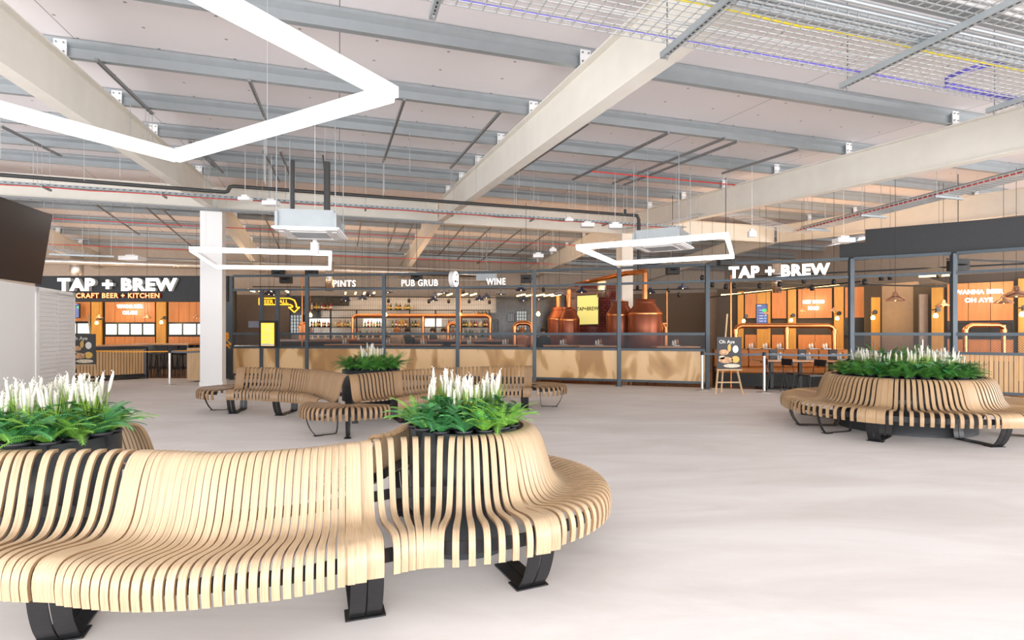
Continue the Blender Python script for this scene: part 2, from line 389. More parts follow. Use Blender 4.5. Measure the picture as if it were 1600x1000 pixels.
# back wall and side walls
b = MB(); b.bar(W(UB+.15, VL, 2.6), W(UB+.15, VR, 2.6), .3, 5.2); M['clad'] = mat('back_wall_cladding', (.60, .52, .45), .7, var=.05); struct(b, 'wall_back', M['clad'])
b = MB(); b.bar(W(17.5, VL+.1, 2.75), W(UB+.2, VL+.1, 2.75), .2, 5.5); struct(b, 'wall_left', M['clad'])
b = MB(); b.bar(W(9, VR-.1, 2.75), W(UB+.2, VR-.1, 2.75), .2, 5.5); struct(b, 'wall_right', M['clad'])

RV = (-16.1, -9.73, -3.34, 2.95, 9.44, 15.83)
PS = [1.6, 3.4, 5.15, 6.95, 8.8, 10.75, 12.6, 14.45, 16.3, 18.1, 19.9]
def ibeam(b, pa, pb, ha, hb, w=.20, tf=.022, tw=.014):
    """welded I-section from pa to pb (points at the underside), depth ha to hb"""
    pa = Vector(pa); pb = Vector(pb); up = Vector((0, 0, 1))
    b.bar(pa+up*tf/2, pb+up*tf/2, w, tf); b.bar(pa+up*(ha-tf/2), pb+up*(hb-tf/2), w, tf)
    d = (pb-pa).normalized(); sd = d.cross(up).normalized()*tw/2
    b.add([pa-sd, pa+sd, pa+sd+up*ha, pa-sd+up*ha, pb-sd, pb+sd, pb+sd+up*hb, pb-sd+up*hb], [(0, 1, 2, 3), (7, 6, 5, 4), (1, 5, 6, 2), (3, 7, 4, 0)])
for v in RV:
    for ua, ub_ in ((-5, RU-.12), (RU+.12, UB)):
        b = MB(); ibeam(b, W(ua, v, zb(ua)), W(ub_, v, zb(ub_)), .64, .64)
        struct(b, 'roof_beam', M['beam'])
for va, vb in zip(RV[:-1], RV[1:]):
    b = MB(); ibeam(b, W(RU, va+.02, 4.86), W(RU, vb-.02, 4.86), .62, .62, .2); struct(b, 'ridge_beam', M['beam'])
def zsec(s, h=.235): return [(-.03, 0), (.05, 0), (.05, .014), (.0, .02), (.0, .14), (.055, .19), (.055, h), (-.05, h), (-.05, .14), (-.03, .02)]
def zsec_old(s, h=.235): return [(-.035, 0), (.04, 0), (.04, .012), (.004, .03), (.004, h-.03), (-.01, h-.015), (-.07, h), (-.07, h-.02), (-.012, h-.03), (-.008, .03), (-.035, .02)]
for sgn in (-1, 1):
    for k, s in enumerate(PS):
        u = RU+sgn*s
        if u > UB-.2 or u < -5: continue
        b = MB(); z = zt(u)+.012
        b.prism(zsec(sgn), W(u, VL+.2, z), W(u, VR-.2, z))
        struct(b, 'purlin', M['galv'])
        for v in RV:
            if sgn > 0 and (v < -10 or v > 10) : continue
            b = MB(); c = W(u-.05, v, z); b.bar(c+Vector((0, 0, .10))+W(0, -.07), c+Vector((0, 0, .10))+W(0, .07), .012, .22)
            for dz in (.06, .17):
                for dv in (-.04, .04): b.tube([c+W(-.006, dv)+Vector((0, 0, dz)), c+W(-.022, dv)+Vector((0, 0, dz))], .012, 6, 1)
            struct(b, 'purlin_cleat', [M['white'], M['galvd']])
# eaves tie between the rafter ends behind the camera is out of sight
# columns on the ridge line
for v, hw in ((-3.34, .27), (9.44, .21)):
    b = MB(); c = W(RU, v)
    b.bar(c, c+Vector((0, 0, 4.86)), 2*hw, 2*hw, up=W(1, 0)); b.bar(c+Vector((0, 0, 4.86)), c+Vector((0, 0, 5.5)), .2, .22, up=W(1, 0))
    if v < 0: b.bar(c, c+Vector((0, 0, .12)), 2*hw+.03, 2*hw+.03, up=W(1, 0))
    struct(b, 'column', M['white'] if v < 0 else M['beam'])

# ================================================================ OVERHEAD SERVICES
def on_roof(px, py, drop=.03):
    """where the ray of a pixel meets the plane just under the purlins"""
    r = Vector(((px-800)/F, 1, (HY-py)/F)); lo, hi = 1, 60
    for _ in range(50):
        d = (lo+hi)/2; u = -SU*r.x*d+CU*d
        if CH+r.z*d < zt(u)-drop: lo = d
        else: hi = d
    p = r*lo; return (-SU*p.x+CU*p.y, CU*p.x+SU*p.y)
def strut(b, p, q, w=.041, h=.041, slots=True):
    b.bar(p, q, w, h); p = Vector(p); q = Vector(q); d = q-p; L = d.length; d.normalize()
    k = .06
    while slots and k < L-.05:
        b.bar(p+d*k-Vector((0, 0, h/2+.0008)), p+d*(k+.028)-Vector((0, 0, h/2+.0008)), .013, .002, 1); k += .05
ST = [(143, 92, 243, 178, 'near the left roof beam'), (385, 124, 420, 190, 'right of the first one'), (0, 197, 97, 244, 'at the left picture edge'), (284, 220, 345, 262, 'behind the corner of the nearest light frame'),
      (301, 222, 350, 270, 'beside its twin behind the nearest light frame corner'), (407, 234, 440, 284, 'left of the black riser pipes'), (435, 235, 454, 271, 'above the air conditioner'), (500, 240, 512, 275, 'right of the air conditioner'),
      (621, 153, 606, 255, 'just right of the nearest light frame'), (776, 172, 709, 263, 'left of the middle roof beam'), (917, 191, 806, 272, 'touching the right side of the middle roof beam'),
      (1042, 207, 897, 281, 'longest one in the middle of the right bay'), (1130, 215, 960, 287, 'in the right bay beside the longest one'), (1139, 219, 985, 290, 'outermost of the close pair in the right bay'), (1248, 233, 1129, 271, 'nearest to the right roof beam'),
      (110, 318, 250, 368, 'under the far slope left of the white column'), (184, 318, 330, 388, 'under the far slope crossing behind the white column'), (250, 323, 283, 354, 'short one under the far slope left of the white column'), (385, 312, 450, 392, 'under the far slope right of the white column'),
      (563, 340, 560, 384, 'under the far slope right of the air conditioner'), (618, 344, 610, 385, 'under the far slope left of the middle beam'), (646, 346, 626, 392, 'under the far slope touching the middle beam'),
      (720, 350, 690, 400, 'under the far slope right of the middle beam'), (767, 355, 715, 405, 'under the far slope in the centre bay'), (817, 357, 745, 412, 'under the far slope above the wine sign'), (860, 362, 800, 400, 'under the far slope left of the right column')]
ROD = []
for i, (x0, y0, x1, y1, wh) in enumerate(ST):
    ua, va = on_roof(x0, y0); ub_, vb = on_roof(x1, y1); v = (va+vb)/2
    if ub_ > UB-.5: ub_ = UB-.5
    if (ua-RU)*(ub_-RU) < 0: ub_ = RU-.3
    t = thing('strut_channel', 'dark slotted ceiling channel, '+wh, 'channel', W(ua, v, zt(ua)-.03))
    b = MB(); strut(b, W(ua, v, zt(ua)-.03), W(ub_, v, zt(ub_)-.03)); b.build('channel', [M['galvd'], M['black']], t)
    ROD.append((ua, ub_, v))
    if i < 15:
        nr = 2 if i not in (0, 1, 8) else 3
        b = MB()
        for k in range(nr):
            u = min(ub_, 13.4)-k*.16 if ub_ > 8 else ub_-.1-k*.12
            u = max(u, ua+.05); r = W(u, v); zl = 4.42 if u > 10 else 3.9
            b2 = MB(); b2.tube([(r.x, r.y, zt(u)-.03), (r.x, r.y, zl)], .006, 5); b2.build('threaded_rod', M['wire'], t)

def tray(p, q, w, name, label, m, side=.05, rungs=.12, rods=1.5, rodtop=None, lining=None):
    """perforated tray with raised sides, hung on rods"""
    t = thing(name, label, 'cable tray', p); p = Vector(p); q = Vector(q); d = (q-p).normalized(); sd = d.cross(Vector((0, 0, 1))).normalized(); up = Vector((0, 0, 1))
    b = MB()
    for s in (-1, 1):
        b.bar(p+sd*s*w/2+up*side/2, q+sd*s*w/2+up*side/2, .003, side)
        k = .05
        while k < (q-p).length:
            c = p+d*k+sd*s*(w/2+.0022)+up*side/2; b.bar(c, c+d*rungs*.45, .001, side*.3, 1); k += rungs
    k = 0
    while k < (q-p).length: b.bar(p+d*k-sd*w/2, p+d*k+sd*w/2, rungs*.6, .003); k += rungs
    b.build('tray', [m, M['black']], t)
    k = .6
    while k < (q-p).length:
        c = p+d*k
        bb = MB(); strut(bb, c-sd*(w/2+.12)-up*.025, c+sd*(w/2+.12)-up*.025, .041, .041, False); bb.build('bracket', M['galvd'], t)
        for s in (-1, 1):
            bb = MB(); r = c+sd*s*(w/2+.08); u = -SU*r.x+CU*r.y; bb.tube([r-up*.06, (r.x, r.y, (rodtop or zt(u)))], .005, 5); bb.build('threaded_rod', M['wire'], t)
        k += rods
    return t
t1 = tray(W(13.6, -10.5, 4.42), W(13.6, 9.35, 4.42), .16, 'cable_tray', 'long galvanised perforated cable tray hung across the hall in front of the ridge beam', M['galv'], rods=2.1)
b = MB(); b.tube([W(13.45, -10.5, 4.37)]+[W(13.45+.02*math.sin(k*2.1), -10.5+k*.8, 4.375+.015*math.cos(k*3.3)) for k in range(1, 25)], .009, 6)
tag(b.build('red_cable', M['red']), 'thin red cable clipped under the long galvanised tray', 'cable')
t2 = thing('cable_ladder', 'dark cable ladder running along the bottom of the ridge beam', 'cable ladder', W(16.6, -10.4, 4.8))
b = MB()
for s in (0, .2): b.bar(W(16.5+s, -10.4, 4.76), W(16.5+s, 3.0, 4.76), .02, .05)
k = -10.3
while k < 3: b.bar(W(16.5, k, 4.76), W(16.7, k, 4.76), .02, .015); k += .25
b.build('ladder', M['galvd'], t2)
# waste pipe
t = thing('waste_pipe', 'long black drain pipe running across the hall under the roof beams', 'pipe', W(12.8, -10, 4.4))
a = [W(12.8, -10.3, 4.46), W(12.8, -2.28, 4.38), W(12.8, -2.22, 4.40), W(12.8, -2.17, 4.50), W(12.8, -2.1, 4.515), W(12.8, 7.3, 4.50), W(12.8, 7.4, 4.50), W(12.8, 7.45, 4.40), W(12.8, 7.46, 3.1)]
b = MB(); b.tube(a[:6], .038, 10); b.build('pipe_run', M['pipe'], t)
b = MB(); b.tube(a[5:], .045, 10); b.tube([a[5]+W(0, -.25)+Vector((0, 0, 0)), a[5]+W(0, -.25)+Vector((0, 0, .14))], .035, 8, 0); b.build('down_pipe', M['pipe'], t)
# far conduits in the back half of the roof
for i, (u, z, v0, v1, r, m, lab) in enumerate(((18.9, 4.69, -10, 8.9, .013, 'red', 'thin red sprinkler pipe crossing the far slope nearest to the ridge'), (22.6, 4.45, -10, 9, .013, 'red', 'thin red sprinkler pipe crossing the far slope deep in the hall'),
        (10.9, 4.93, 5.2, 8.9, .016, 'red', 'short red pipe in the right bay in front of the ridge'), (24.6, 4.1, -12, 6, .12, 'duct', 'long silver round duct high above the bar'), (22.4, 4.05, -7, 12, .05, 'galvd', 'grey conduit crossing above the bar'))):
    b = MB(); b.tube([W(u, v0, z), W(u, (v0+v1)/2, z), W(u, v1, z)], r, 8); tag(b.build('pipe' if m != 'duct' else 'air_duct', M[m]), lab, 'duct' if m == 'duct' else 'pipe')

# wire basket trays
def basket(p, q, w, name, label, side=.055, pitch=.1, longs=9, r=.0036, rods=()):
    p = Vector(p); q = Vector(q); d = (q-p).normalized(); sd = d.cross(Vector((0, 0, 1))).normalized(); up = Vector((0, 0, 1)); L = (q-p).length
    t = thing(name, label, 'cable basket', p); b = MB()
    for k in range(longs):
        x = -w/2+w*k/(longs-1); b.bar(p+sd*x, q+sd*x, 2*r, 2*r)
    for s in (-1, 1): b.bar(p+sd*s*w/2+up*side, q+sd*s*w/2+up*side, 2*r, 2*r)
    k = 0
    while k < L:
        c = p+d*k; b.bar(c-sd*w/2, c+sd*w/2, 2*r, 2*r)
        for s in (-1, 1): b.bar(c+sd*s*w/2, c+sd*s*w/2+up*(side+.01), 2*r, 2*r, up=d)
        k += pitch
    b.build('wire_mesh', M['wire'], t); return t
bz = 3.80
tb = basket(W(3.55, -.6, bz), W(3.55, 9.0, bz), .74, 'cable_basket', 'wide wire cable basket overhead in the top right corner', longs=13)
tb2 = basket(W(2.72, -.6, bz+.02), W(2.72, 9.0, bz+.02), .5, 'cable_basket', 'narrower wire basket behind the yellow cable at the top right edge', longs=9)
for i, v in enumerate((.65, 2.58, 4.5, 6.46)):
    t = thing('strut_channel', 'pale steel channel carrying the overhead wire baskets, '+('cut by the top picture edge', 'left one of the three seen whole', 'middle one above the right bay', 'right one at the picture edge')[i], 'channel', W(3, v, bz-.03))
    b = MB(); strut(b, W(1.2, v, bz-.035), W(4.05, v, bz-.035), .05, .05); b.build('channel', [M['galv'], M['black']], t)
    for u in (3.98, 1.6):
        bb = MB(); r = W(u, v); bb.tube([(r.x, r.y, bz-.10), (r.x, r.y, zt(u)+.2)], .006, 6); bb.tube([(r.x, r.y, bz-.085), (r.x, r.y, bz-.065)], .013, 6); bb.build('threaded_rod', M['galvd'], t)
def cable(u0, v0, v1, z, r, m, name, label, wob=.012, n=30, cat='cable'):
    b = MB(); b.tube([W(u0+random.uniform(-wob, wob), v0+(v1-v0)*k/n, z+random.uniform(0, wob)) for k in range(n+1)], r, 6); return tag(b.build(name, m), label, cat)
def bundle(path, name, label, m, nn=5, r=.006, spread=.02):
    t = MB()
    for j in range(nn):
        ox, oz = random.uniform(-spread, spread), random.uniform(0, spread); t.tube([Vector(p)+W(ox, ox*.6)+Vector((0, 0, oz)) for p in path], r, 5)
    return tag(t.build(name, m), label, 'cable')
bundle([W(3.86, -.5, bz+.01), W(3.87, 2, bz+.01), W(3.85, 4.7, bz+.01), W(3.87, 5.6, bz+.01)], 'cable_bundle', 'violet data cables along the edge of the overhead basket', M['purple'], 3, .006, .01)
bundle([W(3.86, 8.5, bz+.01), W(3.85, 6.2, bz+.012), W(3.82, 5.55, bz+.012), W(3.72, 5.4, bz+.02), W(3.5, 5.45, bz+.02), W(3.25, 5.75, bz+.06), W(2.9, 6.1, bz+.1), W(2.2, 6.6, bz+.2)], 'cable_bundle', 'thick violet cable bundle turning a corner in the overhead basket', M['purple'], 9, .007, .03)
cable(3.42, -.5, 8.5, bz+.02, .008, M['yellow'], 'yellow_cable', 'single bright yellow cable lying along the overhead basket')
bundle([W(3.66, -.5, bz+.012), W(3.68, 2.2, bz+.012), W(3.66, 4.2, bz+.012), W(3.62, 4.55, bz+.015), W(3.4, 4.9, bz+.02), W(3.1, 5.5, bz+.06)], 'cable_bundle', 'white cable bundle drifting across the overhead basket', M['wcable'], 4, .006, .015)
for i, (du, r) in enumerate(((3.33, .014), (3.29, .014), (3.25, .014), (3.20, .018), (3.12, .014), (3.05, .014))):
    cable(du, -.5, 8.8, bz+.015, r, M['galv'], 'conduit', 'straight grey conduit bundled beside the yellow cable overhead', .0, 2, 'conduit')['group'] = 'parallel conduits in the overhead baskets'
for du in (2.86, 2.80, 2.66): cable(du, -.5, 8.8, bz+.04, .013, M['wcable'], 'conduit', 'thick white cable in the narrower overhead basket', .006, 20)['group'] = 'white cables in the narrower overhead basket'
b = MB(); b.bar(W(2.95, -.5, bz+.058), W(2.95, 9, bz+.058), .16, .05); tag(b.build('flat_duct', M['galvd']), 'dark flat duct above the overhead wire baskets', 'duct')

tb3 = basket(W(11.4, 11.3, 4.02), W(3.5, 11.3, 4.24), .42, 'cable_basket', 'long wire basket running under the right roof beam towards the picture edge', pitch=.10, longs=9, r=.0065)
bundle([W(11.4, 11.3, 4.03), W(7.5, 11.32, 4.14), W(3.5, 11.3, 4.25)], 'cable_bundle', 'dark cable bundle lying in the long right wire basket', M['galvd'], 7, .010, .14)
for i, u in enumerate((10.9, 9.4, 7.8, 6.2, 4.6)):
    z = 4.02+(11.4-u)*.028; t = thing('basket_hanger', 'trapeze hanger under the right wire basket, '+('farthest one', 'second from the far end', 'middle one', 'second nearest', 'nearest one')[i], 'hanger', W(u, 11.3, z))
    b = MB(); b.bar(W(u, 11.0, z-.03), W(u, 11.75, z-.03), .041, .041); b.build('channel', M['galv'], t)
    for v in (11.05, 11.6): bb = MB(); r = W(u, v); bb.tube([(r.x, r.y, z-.08), (r.x, r.y, zt(u))], .006, 5); bb.build('threaded_rod', M['wire'], t)
b = MB(); b.tube([W(11.4-k*.4, 11.12+.012*math.sin(k), 4.05+k*.4*.028) for k in range(20)], .012, 6); tag(b.build('red_cable', M['red']), 'red cable lying in the long right wire basket', 'cable')
# the hump where the tray climbs over and joins the basket
b = MB()
hump = [W(13.4, 7.0, 4.2), W(13.3, 8.4, 4.45), W(13.1, 9.3, 4.72), W(12.4, 9.9, 4.55), W(11.6, 10.9, 4.05), W(11.2, 11.25, 4.02)]
for k in range(9): b.tube([p+W(-.05*k, .04*k) for p in hump], .005, 5)
for i in range(len(hump)-1):
    for j in range(7):
        c = hump[i].lerp(hump[i+1], j/7); b.bar(c, c+W(-.4, .32), .006, .006)
tag(b.build('cable_basket', M['wire']), 'short humped wire basket linking the long tray to the right basket', 'cable basket')
tb5 = basket(W(14.5, -9.6, 4.05), W(19.5, -7.2, 3.75), .5, 'cable_basket', 'wire basket descending left of the white column above the fascia', pitch=.15, longs=8, r=.004)
for i, (a, c_) in enumerate(((W(15.2, -9.9, 3.96), W(15.2, -8.3, 3.96)), (W(17.3, -9.0, 3.84), W(17.3, -7.2, 3.84)), (W(19.3, -8.0, 3.72), W(19.3, -6.4, 3.72)))):
    t = thing('basket_hanger', 'pale trapeze hanger above the left fascia, '+('nearest the screen', 'middle one', 'farthest one')[i], 'hanger', a)
    b = MB(); b.bar(a, c_, .05, .05); b.build('channel', M['galv'], t)
    for q in (a.lerp(c_, .05), a.lerp(c_, .5), a.lerp(c_, .95)): bb = MB(); bb.tube([q, (q.x, q.y, zt(-SU*q.x+CU*q.y))], .006, 5); bb.build('threaded_rod', M['wire'], t)
# conduits at the far right of the centre bay
for i, (p, q, m, lab) in enumerate(((PD(395, 448, 23), PD(900, 452, 22), 'black', 'black lighting track above the bar, nearest the signs'), (PD(470, 463, 24), PD(905, 466, 22.5), 'black', 'black lighting track in front of the cream tiles'), (PD(900, 455, 21), PD(1320, 447, 17), 'black', 'black lighting track above the copper tanks'),
        (PD(1105, 465, 19), PD(1345, 440, 15), 'black', 'black lighting track over the right booths'), (PD(1180, 432, 16), PD(1600, 412, 12.5), 'black', 'black track under the right fascia'), (PD(520, 436, 25), PD(760, 438, 24), 'galvd', 'grey pipe above the wine sign'),
        (PD(1150, 440, 18), PD(1480, 448, 15), 'black', 'second black track crossing the right dining room'), (PD(1480, 405, 12.9), PD(1620, 410, 12.9), 'black', 'black track at the right picture edge'))):
    b = MB(); b.bar(p, q, .04, .04); tag(b.build('lighting_track', M[m]), lab, 'track')
# thin suspension rods of the far half
for i in range(26):
    u = 18.5+random.random()*4.5; v = -11+i*.85; 
    r = W(u, v); zl = 3.9+random.random()*.5
    b = MB(); b.tube([(r.x, r.y, zt(u)), (r.x, r.y, zl)], .006, 4); tag(b.build('threaded_rod', M['wire']), 'thin steel suspension rod hanging in the far half of the roof', 'rod', 'suspension rods in the far half')
for i in range(22):
    u = 9.8+random.random()*4; v = -6+i*.72; r = W(u, v); zl = 4.3
    b = MB(); b.tube([(r.x, r.y, zt(u)), (r.x, r.y, zl)], .005, 4); tag(b.build('threaded_rod', M['wire']), 'thin steel suspension rod hanging in front of the ridge beam', 'rod', 'suspension rods before the ridge beam')

# LED frames
def led(corners, z, label, hh=.10, ww=.065):
    t = thing('light_frame', label, 'light', Vector((corners[0][0], corners[0][1], z)))
    cs = [Vector((x, y, z+hh/2)) for x, y in corners]; cen = sum(cs, Vector())/4
    for i in range(4):
        p, q = cs[i], cs[(i+1) % 4]; d = (q-p).normalized(); sd = d.cross(Vector((0, 0, 1)))
        b = MB(); b.bar(p-d*ww/2, q+d*ww/2, ww, hh-.03); 
        o = b.build('frame_bar', M['ledside'], t)
        b = MB(); b.bar(p-Vector((0, 0, hh/2-.002)), q-Vector((0, 0, hh/2-.002)), ww-.006, .028); b.build('diffuser', M['led'], o)
        c = p.lerp(q, .5); b = MB(); u = -SU*c.x+CU*c.y; b.tube([c, (c.x, c.y, zt(u))], .002, 4); b.build('suspension_wire', M['wire'], t)
    return t
a = Vector((-.84, 3.84)); c1 = Vector((-3.15, 5.2)); e = (c1-a); nn_ = Vector((-e.y, e.x)); pe = Vector((-1.37, -2.33))
led([a, c1, c1+pe, a+pe], 3.07, 'large square white light frame hanging nearest, cut by the top left edge', .105, .075)
led([(-6.28, 10.85), (-3.74, 11.4), (-4.6, 14.0), (-7.3, 13.75)], 3.05, 'square white light frame hanging beside the white column')
led([(1.26, 10.6), (3.6, 9.3), (4.72, 11.85), (2.43, 13.0)], 3.05, 'square white light frame hanging in front of the right column')

# air conditioning cassettes
def cassette(c, rz, label, pipes=True):
    t = thing('air_conditioner', label, 'air conditioner', c, rz)
    def wb(b, n, m, par=t): return b.build(n, m, par, world=False)
    b = MB(); b.box((-.48, -.48, 0), (.48, .48, .03)); b.box((-.45, -.45, -.012), (.45, .45, 0)); wb(b, 'fascia_panel', M['white'])
    b = MB(); b.box((-.40, -.40, .03), (.40, .40, .30)); wb(b, 'casing', M['galv'])
    b = MB(); b.box((-.27, -.27, -.02), (.27, .27, -.010))
    for k in range(14): y = -.25+k*.038; b.box((-.26, y, -.026), (.26, y+.016, -.018), 1)
    wb(b, 'grille', [M['offwhite'], M['galvd']])
    for s, (x0, y0, x1, y1) in enumerate(((-.28, -.42, .28, -.35), (-.28, .35, .28, .42), (-.42, -.28, -.35, .28), (.35, -.28, .42, .28))):
        b = MB(); b.box((x0, y0, -.020), (x1, y1, -.010)); wb(b, 'louvre', M['offwhite'])
    for x in (-.42, .42):
        for y in (-.42, .42): b = MB(); b.tube([(x, y, .05), (x, y, 1.6)], .008, 6); b.box((x-.02, y-.03, .03), (x+.02, y+.03, .25)); wb(b, 'hanger_rod', M['galv'])
    if pipes:
        for x, r in ((-.33, .032), (.20, .05)): b = MB(); b.tube([(x, .2, .28), (x, .2, 1.15), (x, .2, 1.2)], r, 10); wb(b, 'pipe', M['pipe'])
p = PD(487, 364, 8.7); cassette((p.x, p.y, 3.0), .16, 'white square ceiling air conditioner hanging above the left light frame')
p = PD(1035, 388, 10.6); cassette((p.x, p.y, 3.08), -.55, 'white square air conditioner hanging behind the right light frame', False)
p = PD(770, 436, 20); b = MB(); p = PD(760, 433, 20); b.box((p.x-.37, p.y, p.z-.13), (p.x+.37, p.y+.8, p.z+.13)); b.tube([p+Vector((0, .3, .1)), Vector((p.x, p.y+.3, 5.2))], .01, 5); tag(b.build('air_handler', M['galv']), 'grey box air handler above the wine sign', 'air handler')
p = PD(1235, 424, 17.5)
for px, py, d, h, r, lab in ((515, 432, 21, 1.1, .16, 'short upright silver duct above the first fence sign'), (120, 420, 21, .9, .22, 'upright silver duct behind the left fascia'), (940, 452, 21, .6, .18, 'short silver duct above the yellow screen'), (1214, 432, 17, 1.0, .13, 'upright silver duct behind the right illuminated sign')):
    p = PD(px, py, d); b = MB(); b.lathe([(0, -h/2), (r, -h/2), (r, h/2), (0, h/2)], p, 20); tag(b.build('air_duct', M['duct']), lab, 'duct')
# small fittings
for px, py, d, wd, hh, lab in ((424, 318, 12, .32, .09, 'flat white emergency light left of the air conditioner'), (383, 311, 11.6, .24, .06, 'white sensor box under the tray left of the air conditioner'), (918, 352, 14.5, .34, .10, 'white emergency light beside the right column'), (889, 344, 14.5, .22, .06, 'white oval fitting on the tray before the right column'),
        (961, 354, 13, .30, .09, 'white box light on the right column'), (1318, 376, 12.5, .38, .1, 'white flat light beside the right dark fascia'), (1175, 366, 12, .16, .12, 'small white speaker near the humped basket'), (207, 404, 17, .6, .12, 'white projector box over the left fascia'), (492, 388, 9.5, .12, .2, 'white sensor under the left air conditioner'),
        (841, 400, 16, .3, .1, 'white box light left of the right column'), (864, 391, 16, .2, .08, 'small white fitting left of the right column')):
    p = PD(px, py, d); b = MB(); b.box((p.x-wd/2, p.y-wd/3, p.z-hh/2), (p.x+wd/2, p.y+wd/3, p.z+hh/2)); b.box((p.x-wd/4, p.y-wd/6, p.z+hh/2), (p.x+wd/4, p.y+wd/6, p.z+hh/2+.05), 1)
    b.tube([(p.x, p.y, p.z+hh/2), (p.x, p.y, zt(-SU*p.x+CU*p.y)+.1)], .005, 4, 1); tag(b.build('ceiling_fitting', [M['white'], M['offwhite']]), lab, 'fitting')
for px, py, d, lab in ((435, 427, 17.5, 'black loudspeaker left of the first tall fence sign'), (487, 426, 17.5, 'black loudspeaker over the second fence post'), (447, 437, 18, 'black spotlight hanging over the beer hall arrow'), (651, 433, 18, 'black loudspeaker behind the pub grub sign'), (822, 436, 17.5, 'black loudspeaker right of the wine sign'), (1051, 422, 15.8, 'black loudspeaker over the tall copper tank'), (1134, 407, 13.4, 'black loudspeaker below the corner of the right light frame'), (1497, 415, 12.6, 'black loudspeaker under the right fascia')):
    p = PD(px, py, d); b = MB(); b.box((p.x-.17, p.y-.12, p.z-.12), (p.x+.17, p.y+.12, p.z+.12)); b.lathe([(0, 0), (.09, .01), (.1, .03)], (p.x, p.y-.13, p.z-.015), 12); b.tube([(p.x, p.y, p.z+.1), (p.x, p.y, zt(-SU*p.x+CU*p.y)+.1)], .008, 6)
    tag(b.build('loudspeaker', M['black']), lab, 'speaker')

# ================================================================ LEFT: LOUVRED KIOSK AND SCREEN
E = Vector((-10.4, 13.2, 0)); dU = W(1, 0).normalized(); dV = W(0, 1).normalized()
dK = (Vector((-9.27, 10.0, 0))-E).normalized(); nK = Vector((-dK.y, dK.x, 0)).normalized()
if nK.x > 0: nK = -nK            # pointing left, into the kiosk
H = 2.4
t = thing('kiosk', 'white boxed kiosk with a louvred end at the left picture edge', 'kiosk', E)
b = MB(); A = E+dK*8.0
def slab(b, p, q, th, z0, z1, n, m=0):
    p = Vector((p.x, p.y, 0)); q = Vector((q.x, q.y, 0)); b.add([p+Vector((0, 0, z0)), q+Vector((0, 0, z0)), q+n*th+Vector((0, 0, z0)), p+n*th+Vector((0, 0, z0)), p+Vector((0, 0, z1)), q+Vector((0, 0, z1)), q+n*th+Vector((0, 0, z1)), p+n*th+Vector((0, 0, z1))],
          [(0, 3, 2, 1), (4, 5, 6, 7), (0, 1, 5, 4), (1, 2, 6, 5), (2, 3, 7, 6), (3, 0, 4, 7)], m)
slab(b, E+nK*.02, A+nK*.02, 2.5, 0, H, nK); b.build('body', M['white'], t)
fr = MB(); L0, L1 = .12, 1.85
for a_, b_ in ((0, .14), (1.78, 1.95), (.90, .96)): slab(fr, E+dK*a_, E+dK*b_, .03, 0, H-.0, nK)
slab(fr, E+dK*.0, E+dK*1.95, .03, H-.12, H, nK); slab(fr, E+dK*0, E+dK*1.95, .03, 0, .12, nK)
fr.build('louvre_frame', M['white'], t)
lv = MB(); z = .14
while z < H-.13: slab(lv, E+dK*.12-nK*.0, E+dK*1.8-nK*.0, .012, z, z+.078, nK); z += .092
lv.build('louvre', M['offwhite'], t)
# screen
TR = PD(82, 336, 6.6); TL = Vector((-5.16, 5.19, TR.z)); BR = Vector((TR.x-.11, TR.y-.03, TR.z-.83)); dn = BR-TR; BL = TL+dn
t = thing('television', 'large black television hung tilted from the ceiling at the left picture edge', 'television', BR)
nrm = (TR-TL).cross(dn).normalized(); nrm = nrm if nrm.x > 0 else -nrm
b = MB(); q = [TL, TR, BR, BL]; b.add([p for p in q]+[p-nrm*.06 for p in q], [(0, 1, 2, 3), (7, 6, 5, 4), (0, 4, 5, 1), (1, 5, 6, 2), (2, 6, 7, 3), (3, 7, 4, 0)]); b.build('bezel', M['tvframe'], t)
b = MB(); cc = sum(q, Vector())/4; qq = [cc+(p-cc)*.985+nrm*.002 for p in q]; b.add(qq+[p-nrm*.002 for p in qq], [(0, 1, 2, 3), (0, 4, 5, 1), (1, 5, 6, 2), (2, 6, 7, 3), (3, 7, 4, 0)]); b.build('screen', M['tv'], t)
b = MB(); m_ = TL+(TL-TR)*.0+nrm*-.05; b.tube([m_+dn*.4, m_+Vector((0, 0, .05)), Vector((m_.x, m_.y, zt(-SU*m_.x+CU*m_.y)))], .025, 8); b.build('ceiling_mount', M['blk'], t)

